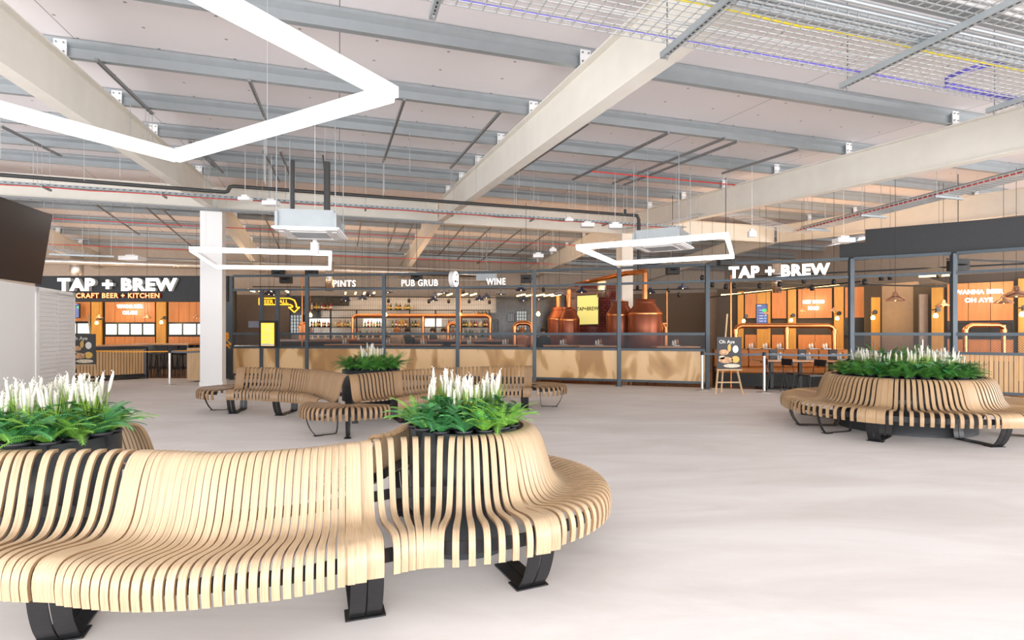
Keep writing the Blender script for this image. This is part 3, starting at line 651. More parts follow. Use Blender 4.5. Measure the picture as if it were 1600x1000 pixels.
# ================================================================ THE STEEL SCREEN FENCE
TOP, R2, EYE, LOW, BASE = 3.21, 2.78, 1.42, 1.00, .16
def fence(pts, name, label, infill, extra=()):
    t = thing(name, label, 'fence', pts[0]); up = Vector((0, 0, 1))
    for p in pts+[Vector(x) for x in extra]:
        b = MB(); b.box((p.x-.05, p.y-.05, 0), (p.x+.05, p.y+.05, TOP if p in pts else R2)); b.box((p.x-.09, p.y-.08, 0), (p.x+.09, p.y+.08, .012)); b.build('post', M['frame'], t)
    for p, q in zip(pts[:-1], pts[1:]):
        d = (q-p).normalized(); a, c = p+d*.05, q-d*.05; nn = Vector((-d.y, d.x, 0))
        for z, h in ((TOP, .07), (R2, .06), (EYE, .07), (LOW, .06), (BASE, .06)):
            b = MB(); b.bar(a+up*z, c+up*z, .06, h); b.build('rail', M['frame'], t)
        b = MB(); L = (c-a).length; hh = EYE-LOW-.065; z0 = LOW+.03; k = -hh      # expanded metal: crossing diagonals
        while k < L:
            for sg in (1, -1):
                x0, x1 = k, k+hh; za, zz = (z0, z0+hh) if sg > 0 else (z0+hh, z0)
                u0 = max(0, -x0)/hh; u1 = min(1, (L-x0)/hh)
                if u1 > u0: b.bar(a+d*(x0+u0*hh)+up*(za+(zz-za)*u0), a+d*(x0+u1*hh)+up*(za+(zz-za)*u1), .006, .006, up=nn)
            k += .052
        b.build('mesh_panel', M['frame'], t)
        b = MB()
        if infill == 'sheet': slab(b, a-nn*0, c, .018, BASE+.03, LOW-.03, nn); b.build('infill_panel', M['sheet'], t)
        else:
            k = 0
            while k < L-.06: slab(b, a+d*k, a+d*(k+.066), .02, BASE+.03, LOW-.03, nn); k += .079
            b.build('batten_panel', M['batten'], t)
    return t
ex = [GX(409, 17.12), GX(434, 17.08)]
t = fence(fpt, 'screen_fence', 'long dark grey steel screen with mesh band and pale plywood panels before the bar', 'sheet', ex)
t = fence(fpt2, 'screen_fence', 'dark grey steel screen with vertical timber battens at the right picture edge', 'batten')
# lintel rails over the entrance
t = thing('entrance_lintel', 'pair of steel rails spanning the entrance under the right illuminated sign', 'lintel', fpt[-1])
d = (fpt2[0]-fpt[-1]).normalized()
for z, h in ((TOP, .07), (R2, .06)): b = MB(); b.bar(fpt[-1]+d*.06+Vector((0, 0, z)), fpt2[0]-d*.06+Vector((0, 0, z)), .06, h); b.build('rail', M['frame'], t)
# fascias
ya = 17.35; pa, pb = GX(55, ya), GX(361, 17.3)
t = thing('fascia_board', 'dark charcoal fascia carrying the left illuminated sign', 'fascia', pa)
b = MB(); b.bar(pa+Vector((0, .15, 2.83)), pb+Vector((-.1, .15, 2.83)), .3, .80); b.build('board', M['fascia'], t)
for x in (74, 357): b = MB(); q = GX(x, 17.5); b.box((q.x-.05, q.y-.05, 0), (q.x+.05, q.y+.05, 2.44)); b.build('post', M['frame'], t)
b = MB(); 
n2 = (fpt2[2]-fpt2[0]).normalized(); nb = Vector((-n2.y, n2.x, 0))
q0 = fpt2[0]-n2*.1+nb*.25; b = MB(); slab(b, q0+n2*.38, fpt2[2]+n2*.5+nb*.25, .25, 3.22, 3.92, nb); slab(b, q0, q0+n2*.38, .25, 3.22, 3.62, nb); slab(b, q0-n2*.15, q0, .25, 3.22, 3.60, nb)
tag(b.build('fascia_board', M['fascia']), 'large stepped charcoal fascia above the right dining room', 'fascia')

# signs
def split_letters(o, t):
    me = o.data; par = list(range(len(me.vertices)))
    def find(a):
        while par[a] != a: par[a] = par[par[a]]; a = par[a]
        return a
    for p in me.polygons:
        r0 = find(p.vertices[0])
        for v in p.vertices[1:]: par[find(v)] = r0
    # letter pieces that overlap in x and z belong together (front, back and rim faces)
    grp = {}
    for p in me.polygons: grp.setdefault(find(p.vertices[0]), []).append(p)
    items = []
    for ps in grp.values():
        xs = [me.vertices[v].co.x for p in ps for v in p.vertices]; items.append([min(xs), max(xs), ps])
    items.sort(key=lambda i: i[0]); out = []
    for a, c, ps in items:
        if out and a < out[-1][1]-.3*min(c-a, out[-1][1]-out[-1][0]): out[-1][1] = max(out[-1][1], c); out[-1][2] += ps
        else: out.append([a, c, list(ps)])
    for a, c, ps in out:
        m2 = bpy.data.meshes.new('letter'); idx = {}; vv = []; ff = []
        for p in ps:
            f = []
            for v in p.vertices:
                if v not in idx: idx[v] = len(vv); vv.append(tuple(me.vertices[v].co))
                f.append(idx[v])
            ff.append(f)
        m2.from_pydata(vv, [], ff)
        for mm in me.materials: m2.materials.append(mm)
        m2.polygons.foreach_set('material_index', [p.material_index for p in ps])
        ob = bpy.data.objects.new('letter', m2); C.objects.link(ob); ob.parent = t; ob.location = o.location
    bpy.data.objects.remove(o)
def sign(s, x0, x1, ybase, ytop, d, label, m, rz=0, depth=.05, bold=.008, name='letter_sign', sm=None, font_h=.729, word_parts=True, sp=1.12):
    hgt = (ybase-ytop)*d/F; size = hgt/font_h; p = PD((x0+x1)/2, ybase, d)
    t = thing(name, label, 'sign', p, rz); o = text(s, size, depth, 'lettering', m, t, (0, 0, 0), 0, bold, sp, 'CENTER', False, sm)
    wd = (x1-x0)*d/F; xs = [v.co.x for v in o.data.vertices]; sc = wd/(max(xs)-min(xs)); mx = (max(xs)+min(xs))/2; mz = min(v.co.z for v in o.data.vertices); Hh = max(v.co.z for v in o.data.vertices)-mz
    for v in o.data.vertices: v.co.x = (v.co.x-mx)*sc; v.co.z = (v.co.z-mz)*hgt/Hh
    split_letters(o, t)
    return t
t = sign('TAP + BREW', 93, 279, 455, 435, 17.28, 'illuminated white TAP + BREW letters on the left fascia', M['letter'], sm=M['letside'], bold=.05, depth=.16)
t = sign('CRAFT BEER + KITCHEN', 121, 251, 466, 458, 17.3, 'small orange CRAFT BEER + KITCHEN letters below the left sign', M['orangel'], sm=M['orangeside'], bold=.03, depth=.12)
r_ = math.atan2(d.y, d.x)
t = sign('TAP + BREW', 1144, 1287, 433, 414, 13.75, 'illuminated white TAP + BREW letters standing over the right entrance', M['letter'], rz=r_, sm=M['letside'], bold=.05, depth=.06)
b = MB(); b.bar(fpt[-1].lerp(fpt2[0], .16)+Vector((0, -.0, 2.82)), fpt[-1].lerp(fpt2[0], .83)+Vector((0, 0, 2.82)), .04, .03); b.build('letter_rail', M['frame'], t)
sign('PINTS', 521, 556, 448, 438, 16.85, 'small white PINTS letters on the fence rail', M['letter'], sm=M['letside'])
sign('PUB GRUB', 627, 685, 447, 437, 16.5, 'small white PUB GRUB letters on the fence rail', M['letter'], sm=M['letside'], rz=-.1)
sign('WINE', 760, 790, 445, 435, 16.0, 'small white WINE letters on the fence rail', M['letter'], sm=M['letside'], rz=-.15)
# round projecting sign
p = PD(709, 436, 16.1); t = thing('round_sign', 'white round drum sign projecting from the fence between the pub grub and wine signs', 'sign', p)
b = MB(); ax = Vector((.96, -.28, 0)).normalized()
def disc(b, c, ax, r, th, m=0, n=32):
    b.tube([c-ax*th/2, c+ax*th/2], r, n, m)
disc(b, p, ax, .235, .14); b.build('drum', M['white'], t)
b = MB(); disc(b, p+ax*.073, ax, .215, .006); b.build('face', M['letter'], t)
for i, s in enumerate(('TAP', '+', 'BREW')):
    o = text(s, .10, .006, 'lettering', M['black'], t, (p.x+ax.x*.079, p.y+ax.y*.079, p.z+.09-.1*i), math.atan2(ax.y, ax.x)+PI/2, .03)
b = MB(); b.bar(p, fpt[3]+Vector((0, 0, p.z)), .04, .04); b.build('bracket', M['frame'], t)
# menu display between the extra posts
p = PD(420, 522, 17.0); t = thing('menu_display', 'yellow lit menu display framed in black on the fence', 'display', p)
b = MB(); b.box((p.x-.26, p.y-.08, p.z-.41), (p.x+.26, p.y, p.z+.41)); b.build('housing', M['blk'], t)
b = MB(); b.box((p.x-.20, p.y-.085, p.z-.36), (p.x+.20, p.y-.08, p.z+.34)); b.build('screen', M['menu'], t)
b = MB()
for k in range(12): b.box((p.x-.16+(.12 if k % 3 == 1 else 0), p.y-.089, p.z+.27-k*.052), (p.x+.17-random.random()*.1, p.y-.085, p.z+.285-k*.052))
b.box((p.x-.20, p.y-.089, p.z-.40+.05), (p.x+.2, p.y-.085, p.z-.30)); b.build('menu_lines', M['card'], t)

# ================================================================ QUEUE BARRIERS AND EASELS
def barrier(p, label, h=.97, m='steel'):
    t = thing('barrier_post', label, 'barrier post', p)
    b = MB(); b.lathe([(0, 0), (.17, 0), (.17, .012), (.04, .03), (.032, .05)], p, 24); b.build('base', M['steel'], t)
    b = MB(); b.lathe([(.032, .03), (.032, h-.07)], p, 16); b.build('pole', M['steel'], t)
    b = MB(); b.lathe([(.038, h-.08), (.038, h), (.03, h+.01), (0, h+.01)], p, 16); b.build('cassette', M['black'], t); return t
P1, P2, P3 = GX(1097, 13.9), GX(1194, 13.45), GX(265, 15.3)
barrier(P1, 'steel queue barrier post beside the last fence panel'); barrier(P2, 'steel queue barrier post right of the food easel'); barrier(P3, 'steel queue barrier post left of the white column')
def belt(p, q, z, m, label, sag=.02, h=.05):
    b = MB(); n_ = 12; pr = None; p = Vector(p); q = Vector(q)
    for k in range(n_+1):
        c = p.lerp(q, k/n_); c.z = z-sag*4*(k/n_)*(1-k/n_)
        if pr is not None: b.bar(pr, c, .004, h)
        pr = c
    tag(b.build('barrier_belt', m), label, 'belt')
belt(P1+Vector((.04, 0, 0)), P2-Vector((.04, 0, 0)), .93, M['ribbon'], 'grey belt between the two right barrier posts'); belt(P2+Vector((.04, 0, 0)), fpt2[0]+Vector((.0, -.06, 0)), .93, M['ribbon'], 'grey belt from the barrier post to the batten fence')
belt(P3+Vector((.04, 0, 0)), GX(316, 15.6), .93, M['ribbon'], 'grey belt running from the left barrier post to the white column')
belt(GX(150, 15.0), GX(318, 16.2), .95, M['orangetape'], 'yellow tape strung across the left shop entrance', .03, .03)
b = MB()
for k in range(26):
    a_ = random.uniform(0, 6.28); r0 = random.uniform(.03, .16); c = GX(356, 16.9)+Vector((0, 0, 1.36 if k < 20 else 1.05)); b.tube([c, c+Vector((math.cos(a_)*r0, -.05, math.sin(a_)*r0*.9)), c+Vector((math.cos(a_+.6)*r0*.8, -.06, math.sin(a_+.6)*r0))], .02, 5)
tag(b.build('tape_knot', M['orangetape']), 'knotted orange tape on the first fence post', 'tape')
def easel(px, d, w_, htop, hbot, label, plab):
    c = GX(px, d); t = thing('easel', label, 'easel', c)
    for s in (-1, 1): b = MB(); b.bar(c+Vector((s*(w_/2+.03), -.05, 0)), c+Vector((s*.16, .12, 1.0)), .035, .03); b.build('leg', M['lwood'], t)
    b = MB(); b.bar(c+Vector((0, .45, 0)), c+Vector((.02, .12, 1.9)), .03, .03); b.build('back_leg', M['lwood'], t)
    b = MB(); b.bar(c+Vector((-w_/2, -.06, hbot-.02)), c+Vector((w_/2, -.06, hbot-.02)), .06, .03); b.bar(c+Vector((-w_/2+.02, -.01, .28)), c+Vector((w_/2-.02, -.01, .28)), .025, .03); b.build('ledge', M['lwood'], t)
    t2 = thing('poster_board', plab, 'poster', c+Vector((0, 0, hbot)))
    b = MB(); b.box((c.x-w_/2, c.y-.06, hbot), (c.x+w_/2, c.y-.035, htop)); b.build('board', M['chalk'], t2)
    b = MB(); H_ = htop-hbot
    def blob(x, z, rx, rz_, m):
        vs_ = [(c.x+x*w_+rx*w_*math.cos(k*PI/8), c.y-.063, hbot+z*H_+rz_*H_*math.sin(k*PI/8)) for k in range(16)]; b.add(vs_, [tuple(range(16))], m)
    blob(-.22, .52, .20, .09, 0); blob(0, .66, .07, .12, 1); blob(.25, .62, .12, .12, 2); blob(-.15, .28, .3, .10, 0); blob(.25, .30, .16, .11, 1); blob(.1, .1, .34, .06, 3); blob(-.3, .36, .12, .06, 3)
    b.build('food_picture', [M['food1'], M['gold'], M['card'], M['food2']], t2)
    o = text('Oh Aye', w_*.2, .003, 'lettering', M['card'], t2, (c.x-w_*.1, c.y-.064, htop-H_*.2), 0, .01)
easel(1138, 13.1, .58, 1.35, .60, 'timber easel holding a food poster between the right barrier posts', 'black food poster on the easel between the right barrier posts')
easel(131, 14.0, .66, 1.42, .66, 'timber easel holding a food poster before the left counter', 'black food poster on the easel before the left slatted counter')

# ================================================================ SLATTED BENCHES
# slat profile: (q: 0 = seat front, 1 = top of the back, z)
PROF = [(.012, .27), (.0, .335), (.012, .395), (.05, .432), (.11, .446), (.22, .444), (.38, .428), (.50, .418), (.60, .424), (.665, .455), (.71, .51), (.745, .585), (.78, .665), (.82, .735), (.87, .785), (.93, .806), (1.0, .806)]
PROFN = [(.012, .27), (.0, .335), (.012, .395), (.05, .432), (.12, .440), (.30, .438), (.60, .434), (.95, .432)]
PROFT = PROF[5:]
def crom(pts, n=3):
    out = []
    for i in range(len(pts)-1):
        p0, p1, p2, p3 = pts[max(i-1, 0)], pts[i], pts[i+1], pts[min(i+2, len(pts)-1)]
        for k in range(n):
            t = k/n; out.append(tuple(.5*((2*p1[j])+(-p0[j]+p2[j])*t+(2*p0[j]-5*p1[j]+4*p2[j]-p3[j])*t*t+(-p0[j]+3*p1[j]-3*p2[j]+p3[j])*t**3) for j in range(len(p1))))
    out.append(tuple(pts[-1])); return out
def slat_mesh(Bp, Fp, wb_, wf, prof, th=.017):
    b = MB(); Bp = Vector((Bp[0], Bp[1], 0)); Fp = Vector((Fp[0], Fp[1], 0)); d = Bp-Fp; L = d.length; dn_ = d/L; sd = Vector((dn_.y, -dn_.x, 0))
    D0 = .68 if L > .45 else L; xx = lambda q: q*D0 if q <= .22 else (L-(1-q)*D0 if q >= .6 else .22*D0+(q-.22)/.38*(L-.4*D0-.22*D0)); pr = crom([(xx(q) if prof is not PROFN else q*L, z) for q, z in prof], 2); vs_ = []; arc = 0; arcs = []
    for i, (x, z) in enumerate(pr):
        a = pr[max(i-1, 0)]; c = pr[min(i+1, len(pr)-1)]; tx, tz = c[0]-a[0], c[1]-a[1]; l = math.hypot(tx, tz) or 1; nx, nz = -tz/l, tx/l
        if i: arc += math.hypot(x-pr[i-1][0], z-pr[i-1][1])
        arcs.append(arc); wd = wf+(wb_-wf)*min(1, max(0, x/L))
        o = Fp+dn_*x+Vector((0, 0, z)); ii = Fp+dn_*(x-nx*th)+Vector((0, 0, z-nz*th))
        vs_ += [o-sd*wd/2, o+sd*wd/2, ii+sd*wd/2, ii-sd*wd/2]
    fs = []; uv = []
    ws = [0, wf, wf+th, 2*wf+th, 2*wf+2*th]
    for i in range(len(pr)-1):
        for k in range(4):
            k2 = (k+1) % 4; fs.append((4*i+k, 4*i+k2, 4*i+4+k2, 4*i+4+k)); uv.append([(arcs[i], ws[k]), (arcs[i], ws[k+1]), (arcs[i+1], ws[k+1]), (arcs[i+1], ws[k])])
    n4 = len(pr)
    for k in range(4):
        k2 = (k+1) % 4; sv = []
        for i in range(n4): sv += [vs_[4*i+k], vs_[4*i+k2]]
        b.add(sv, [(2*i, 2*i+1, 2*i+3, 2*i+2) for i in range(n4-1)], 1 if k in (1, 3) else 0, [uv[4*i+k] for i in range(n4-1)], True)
    b.add(vs_[:4], [(3, 2, 1, 0)], 1); b.add(vs_[-4:], [(0, 1, 2, 3)], 1)
    return b
def lerp_list(keys, n):
    """keys: list of (t, (x,y)) -> function"""
    def f(t):
        for (t0, a), (t1, c) in zip(keys[:-1], keys[1:]):
            if t <= t1: u = (t-t0)/(t1-t0); return (a[0]+(c[0]-a[0])*u, a[1]+(c[1]-a[1])*u)
        return keys[-1][1]
    return f
def smooth_path(pts, n):
    """n+1 points along a Catmull-Rom curve, even in parameter"""
    c = crom(pts, 12); out = []
    for k in range(n+1):
        x = k/n*(len(c)-1); i = min(int(x), len(c)-2); u = x-i; out.append((c[i][0]+(c[i+1][0]-c[i][0])*u, c[i][1]+(c[i+1][1]-c[i][1])*u))
    return out
def put_slats(t, st, m, left=100, sw=.0345):
    """st: (B, F, kind, prof); kind 0 narrow, else (wb, wf)"""
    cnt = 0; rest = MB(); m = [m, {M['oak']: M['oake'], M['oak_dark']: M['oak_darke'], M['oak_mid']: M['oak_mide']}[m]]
    for Bp, Fp, kind, pr in st:
        wb_, wf = (sw, sw) if not kind else kind
        if not kind and cnt < left: slat_mesh(Bp, Fp, wb_, wf, pr).build('slat', m, t); cnt += 1
        elif kind: slat_mesh(Bp, Fp, wb_, wf, pr).build('wide_slat', m, t)
        else:
            s_ = slat_mesh(Bp, Fp, wb_, wf, pr); base_ = len(rest.v); rest.v += s_.v; rest.f += [tuple(base_+q for q in f) for f in s_.f]; rest.m += s_.m; rest.sm += s_.sm; rest.uv += s_.uv
    if rest.v: tag(rest.build('slat', m, t), 'oak slats on the far side of the bench', kind='stuff')
    return cnt
def rail(t, pts, z, h=.07, th=.012):
    b = MB()
    for p, q in zip(pts[:-1], pts[1:]): b.bar((p[0], p[1], z), (q[0], q[1], z), th, h)
    b.build('support_rail', M['blk'], t)
def inner(st, q): return [(F_[0]+(B_[0]-F_[0])*q, F_[1]+(B_[1]-F_[1])*q) for B_, F_, k, p in st]
def leg(t, Fp, Bp, w_=.075, twin=True, back=True, ln=.80):
    Fp = Vector((Fp[0], Fp[1], 0)); Bp = Vector((Bp[0], Bp[1], 0)); L = (Bp-Fp).length; d = (Bp-Fp)/L; sd = Vector((d.y, -d.x, 0)); b = MB()
    pr = crom([(.07, .40), (.075, .32), (.10, .20), (.15, .09), (.215, .012), (.24, .008)], 4)+[(ln-.06, .008)]
    if back: pr += crom([(ln, .012), (ln+.02, .10), (ln+.03, .38)], 2)
    for s in ((-1, 1) if twin else (0,)):
        for a, c in zip(pr[:-1], pr[1:]):
            p = Fp+d*a[0]+Vector((0, 0, a[1]))+sd*s*(w_/2+.004); q = Fp+d*c[0]+Vector((0, 0, c[1]))+sd*s*(w_/2+.004)
            e_ = (q-p).normalized(); u_ = sd.cross(e_)
            b.bar(p-e_*.002, q+e_*.002, w_, .010, up=u_)
    c = Fp+d*.25; b.bar(c-d*.06+Vector((0, 0, .004)), c+d*.06+Vector((0, 0, .004)), (w_*2 if twin else w_)+.05, .008)
    b.build('leg', M['blk'], t)
def B_(px, py, z=.806): p = PZ(px, py, z); return (p.x, p.y)
def F_(px, py, z=.27): p = PZ(px, py, z); return (p.x, p.y)
def spread(b0, b1, f0, f1, bp, fp, ts_b, ts_f): pass

# ---- nearest bench
t = thing('slatted_bench', 'long curving pale oak slatted bench nearest the camera with black legs', 'bench', (-1.1, 2.9, 0))
st = []
Bk = [(-20, 703), (5, 703), (19, 702.5), (32, 702), (45, 702), (60, 702), (86, 701.5), (113, 701), (137, 701), (162, 701), (186, 701), (207, 701.5)]
Fk = [(-185, 918), (-156, 922), (-128, 926), (-101, 930), (-75, 933.5), (-52, 936), (-35, 938), (-20, 939.5), (-6, 940.5), (8, 941.5), (22, 942.5), (36, 943)]
for a, c in zip(Bk, Fk): st.append((B_(*a), F_(*c), 0, PROF))
st.append((B_(236, 702.5), F_(66, 943), (.105, .105), PROF))
# twenty-seven slats from the first wide slat to the second
bpts = [B_(236, 702.5), B_(264, 703), B_(308, 705), B_(352, 706), B_(396, 704.5), B_(440, 702), B_(489, 698), B_(524, 693.5), B_(562, 688.5)]
fpts = [F_(66, 943), F_(110, 951), F_(189, 958), F_(250, 957.5), F_(308, 954), F_(366, 946), F_(426, 941), F_(478, 931.5), F_(541, 917.5), F_(582, 906)]
n_ = 29; bb_ = smooth_path(bpts, n_); ff_ = smooth_path(fpts, n_)
def even(pts, ts):
    c = crom(pts, 16); ln = [0]
    for i in range(1, len(c)): ln.append(ln[-1]+math.dist(c[i], c[i-1]))
    out = []
    for t_ in ts:
        x = t_*ln[-1]; i = 0
        while i < len(ln)-2 and ln[i+1] < x: i += 1
        u = (x-ln[i])/max(1e-9, ln[i+1]-ln[i]); out.append((c[i][0]+(c[i+1][0]-c[i][0])*u, c[i][1]+(c[i+1][1]-c[i][1])*u))
    return out
n_ = 28
ts = [.045+(k+.5)/n_*.91 for k in range(n_)]
for a, c in zip(even(bpts, ts), even(fpts, [.05+(k+.5)/n_*.895 for k in range(n_)])): st.append((a, c, 0, PROF))
st.append((B_(551, 690.5), F_(556, 913.5), (.075, .10), PROF)); st.append((B_(571, 687.5), F_(584, 906), (.062, .10), PROF))
cb = [(587, 686), (608, 683), (630, 682.5), (648.5, 682), (668, 681.5), (689, 681), (708, 681), (719.5, 681), (730, 680.5), (741, 680), (753, 679), (764, 678), (774, 677)]
cf = [(621, 898), (633, 895), (644.5, 892.5), (656, 890.5), (667, 889), (677.5, 888.5), (688, 888), (712, 888), (738, 886), (762, 883), (785, 880), (807, 877), (829, 872)]
for a, c in zip(cb, cf): st.append((B_(a[0], a[1]), F_(*c), 0, PROF))
st.append((B_(786, 676), F_(850, 867), (.055, .085), PROF)); st.append((B_(793, 674.5), F_(868, 861), (.04, .07), PROF))
CN = (-.28, 3.90)
for k in range(39):
    a = math.radians(-55.0+4.2*k); R = 1.0-.055*min(1, k/16); rb = .40-.04*min(1, k/12)
    st.append(((CN[0]+rb*math.cos(a), CN[1]+rb*math.sin(a)), (CN[0]+R*math.cos(a), CN[1]+R*math.sin(a)), 0, PROF))
nvis = len(st)
# rear row, back to back with the front one
bB = [(-.36, 4.30), (-.58, 4.20), (-.71, 3.97), (-.735, 3.72), (-.77, 3.56), (-.85, 3.47)]; fB = [(-.60, 4.92), (-.97, 4.70), (-1.20, 4.42), (-1.30, 4.2), (-1.38, 4.02), (-1.48, 3.92)]
ts = [(k+.5)/18 for k in range(18)]
for a, c in zip(even([(-2.72, 3.92), (-2.85, 4.0), (-3.1, 4.1), (-3.5, 4.0)], ts), even([(-2.22, 4.45), (-2.6, 4.68), (-3.15, 4.78), (-3.75, 4.65)], ts)): st.append((a, c, 0, PROF))
nvis2 = len(st)
for a, c in zip(even(bB, ts), even(fB, ts)): st.append((a, c, 0, PROF))
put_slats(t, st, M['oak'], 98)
rail(t, inner(st[:nvis], .14), .335); rail(t, inner(st[:nvis], .80), .50, .06)
for rr in (st[nvis:nvis2], st[nvis2:]): rail(t, inner(rr, .14), .335); rail(t, inner(rr, .80), .50, .06)
leg(t, F_(62, 943), B_(150, 701)); leg(t, F_(577, 909), B_(560, 689)); leg(t, F_(858, 864), (CN[0]+.28, CN[1]-.5), ln=.62, back=False)
leg(t, (CN[0]+.3, CN[1]+.93), (CN[0]+.05, CN[1]+.3), ln=.6, back=False); leg(t, (-2.6, 4.68), (-2.78, 4.06)); leg(t, (-.98, 4.68), (-.6, 4.1))

# ---- planters
def planter(c, R, label, ztop=.735, sy=1.0, rim=.81):
    t = thing('planter', label, 'planter', (c[0], c[1], 0)); b = MB()
    b.lathe([(R-.05, .0), (R-.05, .26), (R, .27), (R, rim), (R-.012, rim), (R-.012, ztop-.02)], (c[0], c[1], 0), 40); b.build('drum', M['drum'], t)
    b = MB(); b.lathe([(0, ztop-.03), (R-.01, ztop-.03)], (c[0], c[1], 0), 40); b.build('tray', M['blk'], t)
    return t
planter((-.335, 3.86), .375, 'black drum planter in the rounded end of the nearest bench')
planter((-2.89, 3.44), .385, 'black drum planter in the nearest bench at the left picture edge')

# ---- middle bench, a V of two rows with rounded ends
t = thing('slatted_bench', 'brown slatted V-shaped bench with rounded ends in the middle distance', 'bench', (-2.3, 8.7, 0)); st = []
def ring(cx, cy, R, a0, a1, n, rin=.05):
    for k in range(n):
        a = math.radians(a0+(a1-a0)*(k+.5)/n); st.append(((cx+rin*math.cos(a), cy+rin*math.sin(a)), (cx+R*math.cos(a), cy+R*math.sin(a)), 0, PROFN))
ring(-5.10, 10.42, .74, 262, 98, 20, .12); RA = len(st)
bA = [(-5.12, 10.42), (-4.62, 10.36), (-4.05, 10.12), (-3.45, 9.68), (-2.90, 9.10), (-2.53, 8.56)]
fA = [(-5.0, 9.72), (-4.70, 9.68), (-4.25, 9.55), (-3.80, 9.36), (-3.42, 9.1), (-3.12, 8.62), (-2.82, 8.18)]
N = 40; wide = (0, 13, 26, 39)
for k, (a, c) in enumerate(zip(even(bA, [(i+.5)/N for i in range(N)]), even(fA, [(i+.5)/N for i in range(N)]))): st.append((a, c, (.12, .10) if k in wide else 0, PROFT if math.dist(c, (-2.36, 8.06)) < .74 else PROF))
RB = len(st); ring(-2.36, 8.06, .70, 172, 340, 25, .12); RC = len(st)
bC = [(-2.52, 8.56), (-2.18, 9.10), (-1.72, 9.75), (-1.2, 10.25), (-.6, 10.62), (.0, 10.8), (.38, 10.85)]
fC = [(-2.12, 8.02), (-1.80, 8.28), (-1.62, 8.78), (-1.35, 9.3), (-.98, 9.72), (-.5, 9.98), (.0, 10.12), (.33, 10.15)]
N = 48; wide = (0, 12, 24, 36, 47)
for k, (a, c) in enumerate(zip(even(bC, [(i+.5)/N for i in range(N)]), even(fC, [(i+.5)/N for i in range(N)]))): st.append((a, c, (.12, .10) if k in wide else 0, PROFT if math.dist(c, (-2.36, 8.06)) < .74 else PROF))
RD = len(st); ring(.36, 10.88, .72, -85, 85, 19, .12)
vis = [s for s in st]
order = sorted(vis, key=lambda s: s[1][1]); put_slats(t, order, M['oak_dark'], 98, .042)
rA = st[RA:RB]; rC = st[RC:RD]
for rr in (rA, rC): rail(t, inner(rr, .14), .335); rail(t, inner(rr, .80), .50, .06)
for rr in (st[:RA], st[RB:RC], st[RD:]): rail(t, inner(rr, .85), .38, .08); rail(t, inner(rr, .2), .38, .06)
for i in (RA, RA+13, RA+26, RC+12, RC+24, RC+36, RC+46): leg(t, st[i][1], st[i][0], .06)
for i in (9, RB+6, RB+16, RD+9): leg(t, st[i][1], st[i][0], .04, ln=.5, twin=False)
b = MB(); b.box((-2.56, 8.85, 0), (-2.48, 8.93, .40)); b.build('centre_post', M['blk'], t)
planter((-2.50, 9.85), .50, 'black planter between the two rows of the middle bench')

# ---- right round bench
CR = (6.02, 8.52)
t = thing('slatted_bench', 'round slatted bench circling a large planter at the right picture edge', 'bench', (CR[0], CR[1], 0)); st = []
N = 105
for k in range(N):
    a = math.radians(-138+360*(k+.5)/N); kk = k % 15
    wob = 1.78+.07*math.cos(a*3+1.2)+(.18 if -1.0 < a < .6 else 0)*math.cos((a+.2)*PI/1.6)
    if kk in (0,): kind = (.062, .115)
    elif kk in (14, 1): kind = (.05, .10)
    else: kind = 0
    st.append(((CR[0]+.97*math.cos(a), CR[1]+.97*math.sin(a)), (CR[0]+wob*math.cos(a), CR[1]+wob*math.sin(a)), kind, PROF))
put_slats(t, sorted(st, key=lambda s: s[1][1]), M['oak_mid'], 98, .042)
rail(t, inner(st+[st[0]], .14), .335); rail(t, inner(st+[st[0]], .80), .50, .06)
for i in (0, 15, 30, 45, 60, 75, 90): leg(t, st[i][1], st[i][0], .07, ln=.75)
leg(t, st[98][1], st[98][0], .04, ln=.7, twin=False)
planter(CR, .94, 'large black drum planter inside the round bench at the right')

# ================================================================ PLANTS
def frond(b, az, L, el, droop, m=0, w_=.05, n=11, c=(0, 0, 0)):
    p = Vector(c); dirh = Vector((math.cos(az), math.sin(az), 0)); sd = Vector((-dirh.y, dirh.x, 0)); e = el; pts = [p]; 
    for k in range(n):
        p = p+(dirh*math.cos(e)+Vector((0, 0, math.sin(e))))*(L/n); e -= droop/n; pts.append(p)
    for k in range(1, n+1):
        a = pts[k-1]; c_ = pts[k]; ww = w_*math.sin(PI*(k+.6)/(n+1.4))**.7; tx = (c_-a)
        for s in (-1, 1):
            for h in (0, .5):
                o = a+tx*h; tip = o+sd*s*ww+tx*.9-Vector((0, 0, ww*.25))
                b.add([o, o+tx*.34, tip+tx*.04, tip-tx*.08], [(0, 1, 2, 3)], m)
    b.tube(pts[::3]+[pts[-1]], .0022, 3, m, False)
def fern_mesh(seed, nf, L, w_):
    random.seed(seed); b = MB()
    for k in range(nf):
        inner_ = k > nf*.6; frond(b, 2*PI*k/nf*1.62+random.uniform(-.3, .3), L*random.uniform(.75, 1.1), random.uniform(1.15, 1.45) if inner_ else random.uniform(.75, 1.15), random.uniform(.9, 1.6), 0, w_*random.uniform(.8, 1.15), 13, (0, 0, .0))
    return b
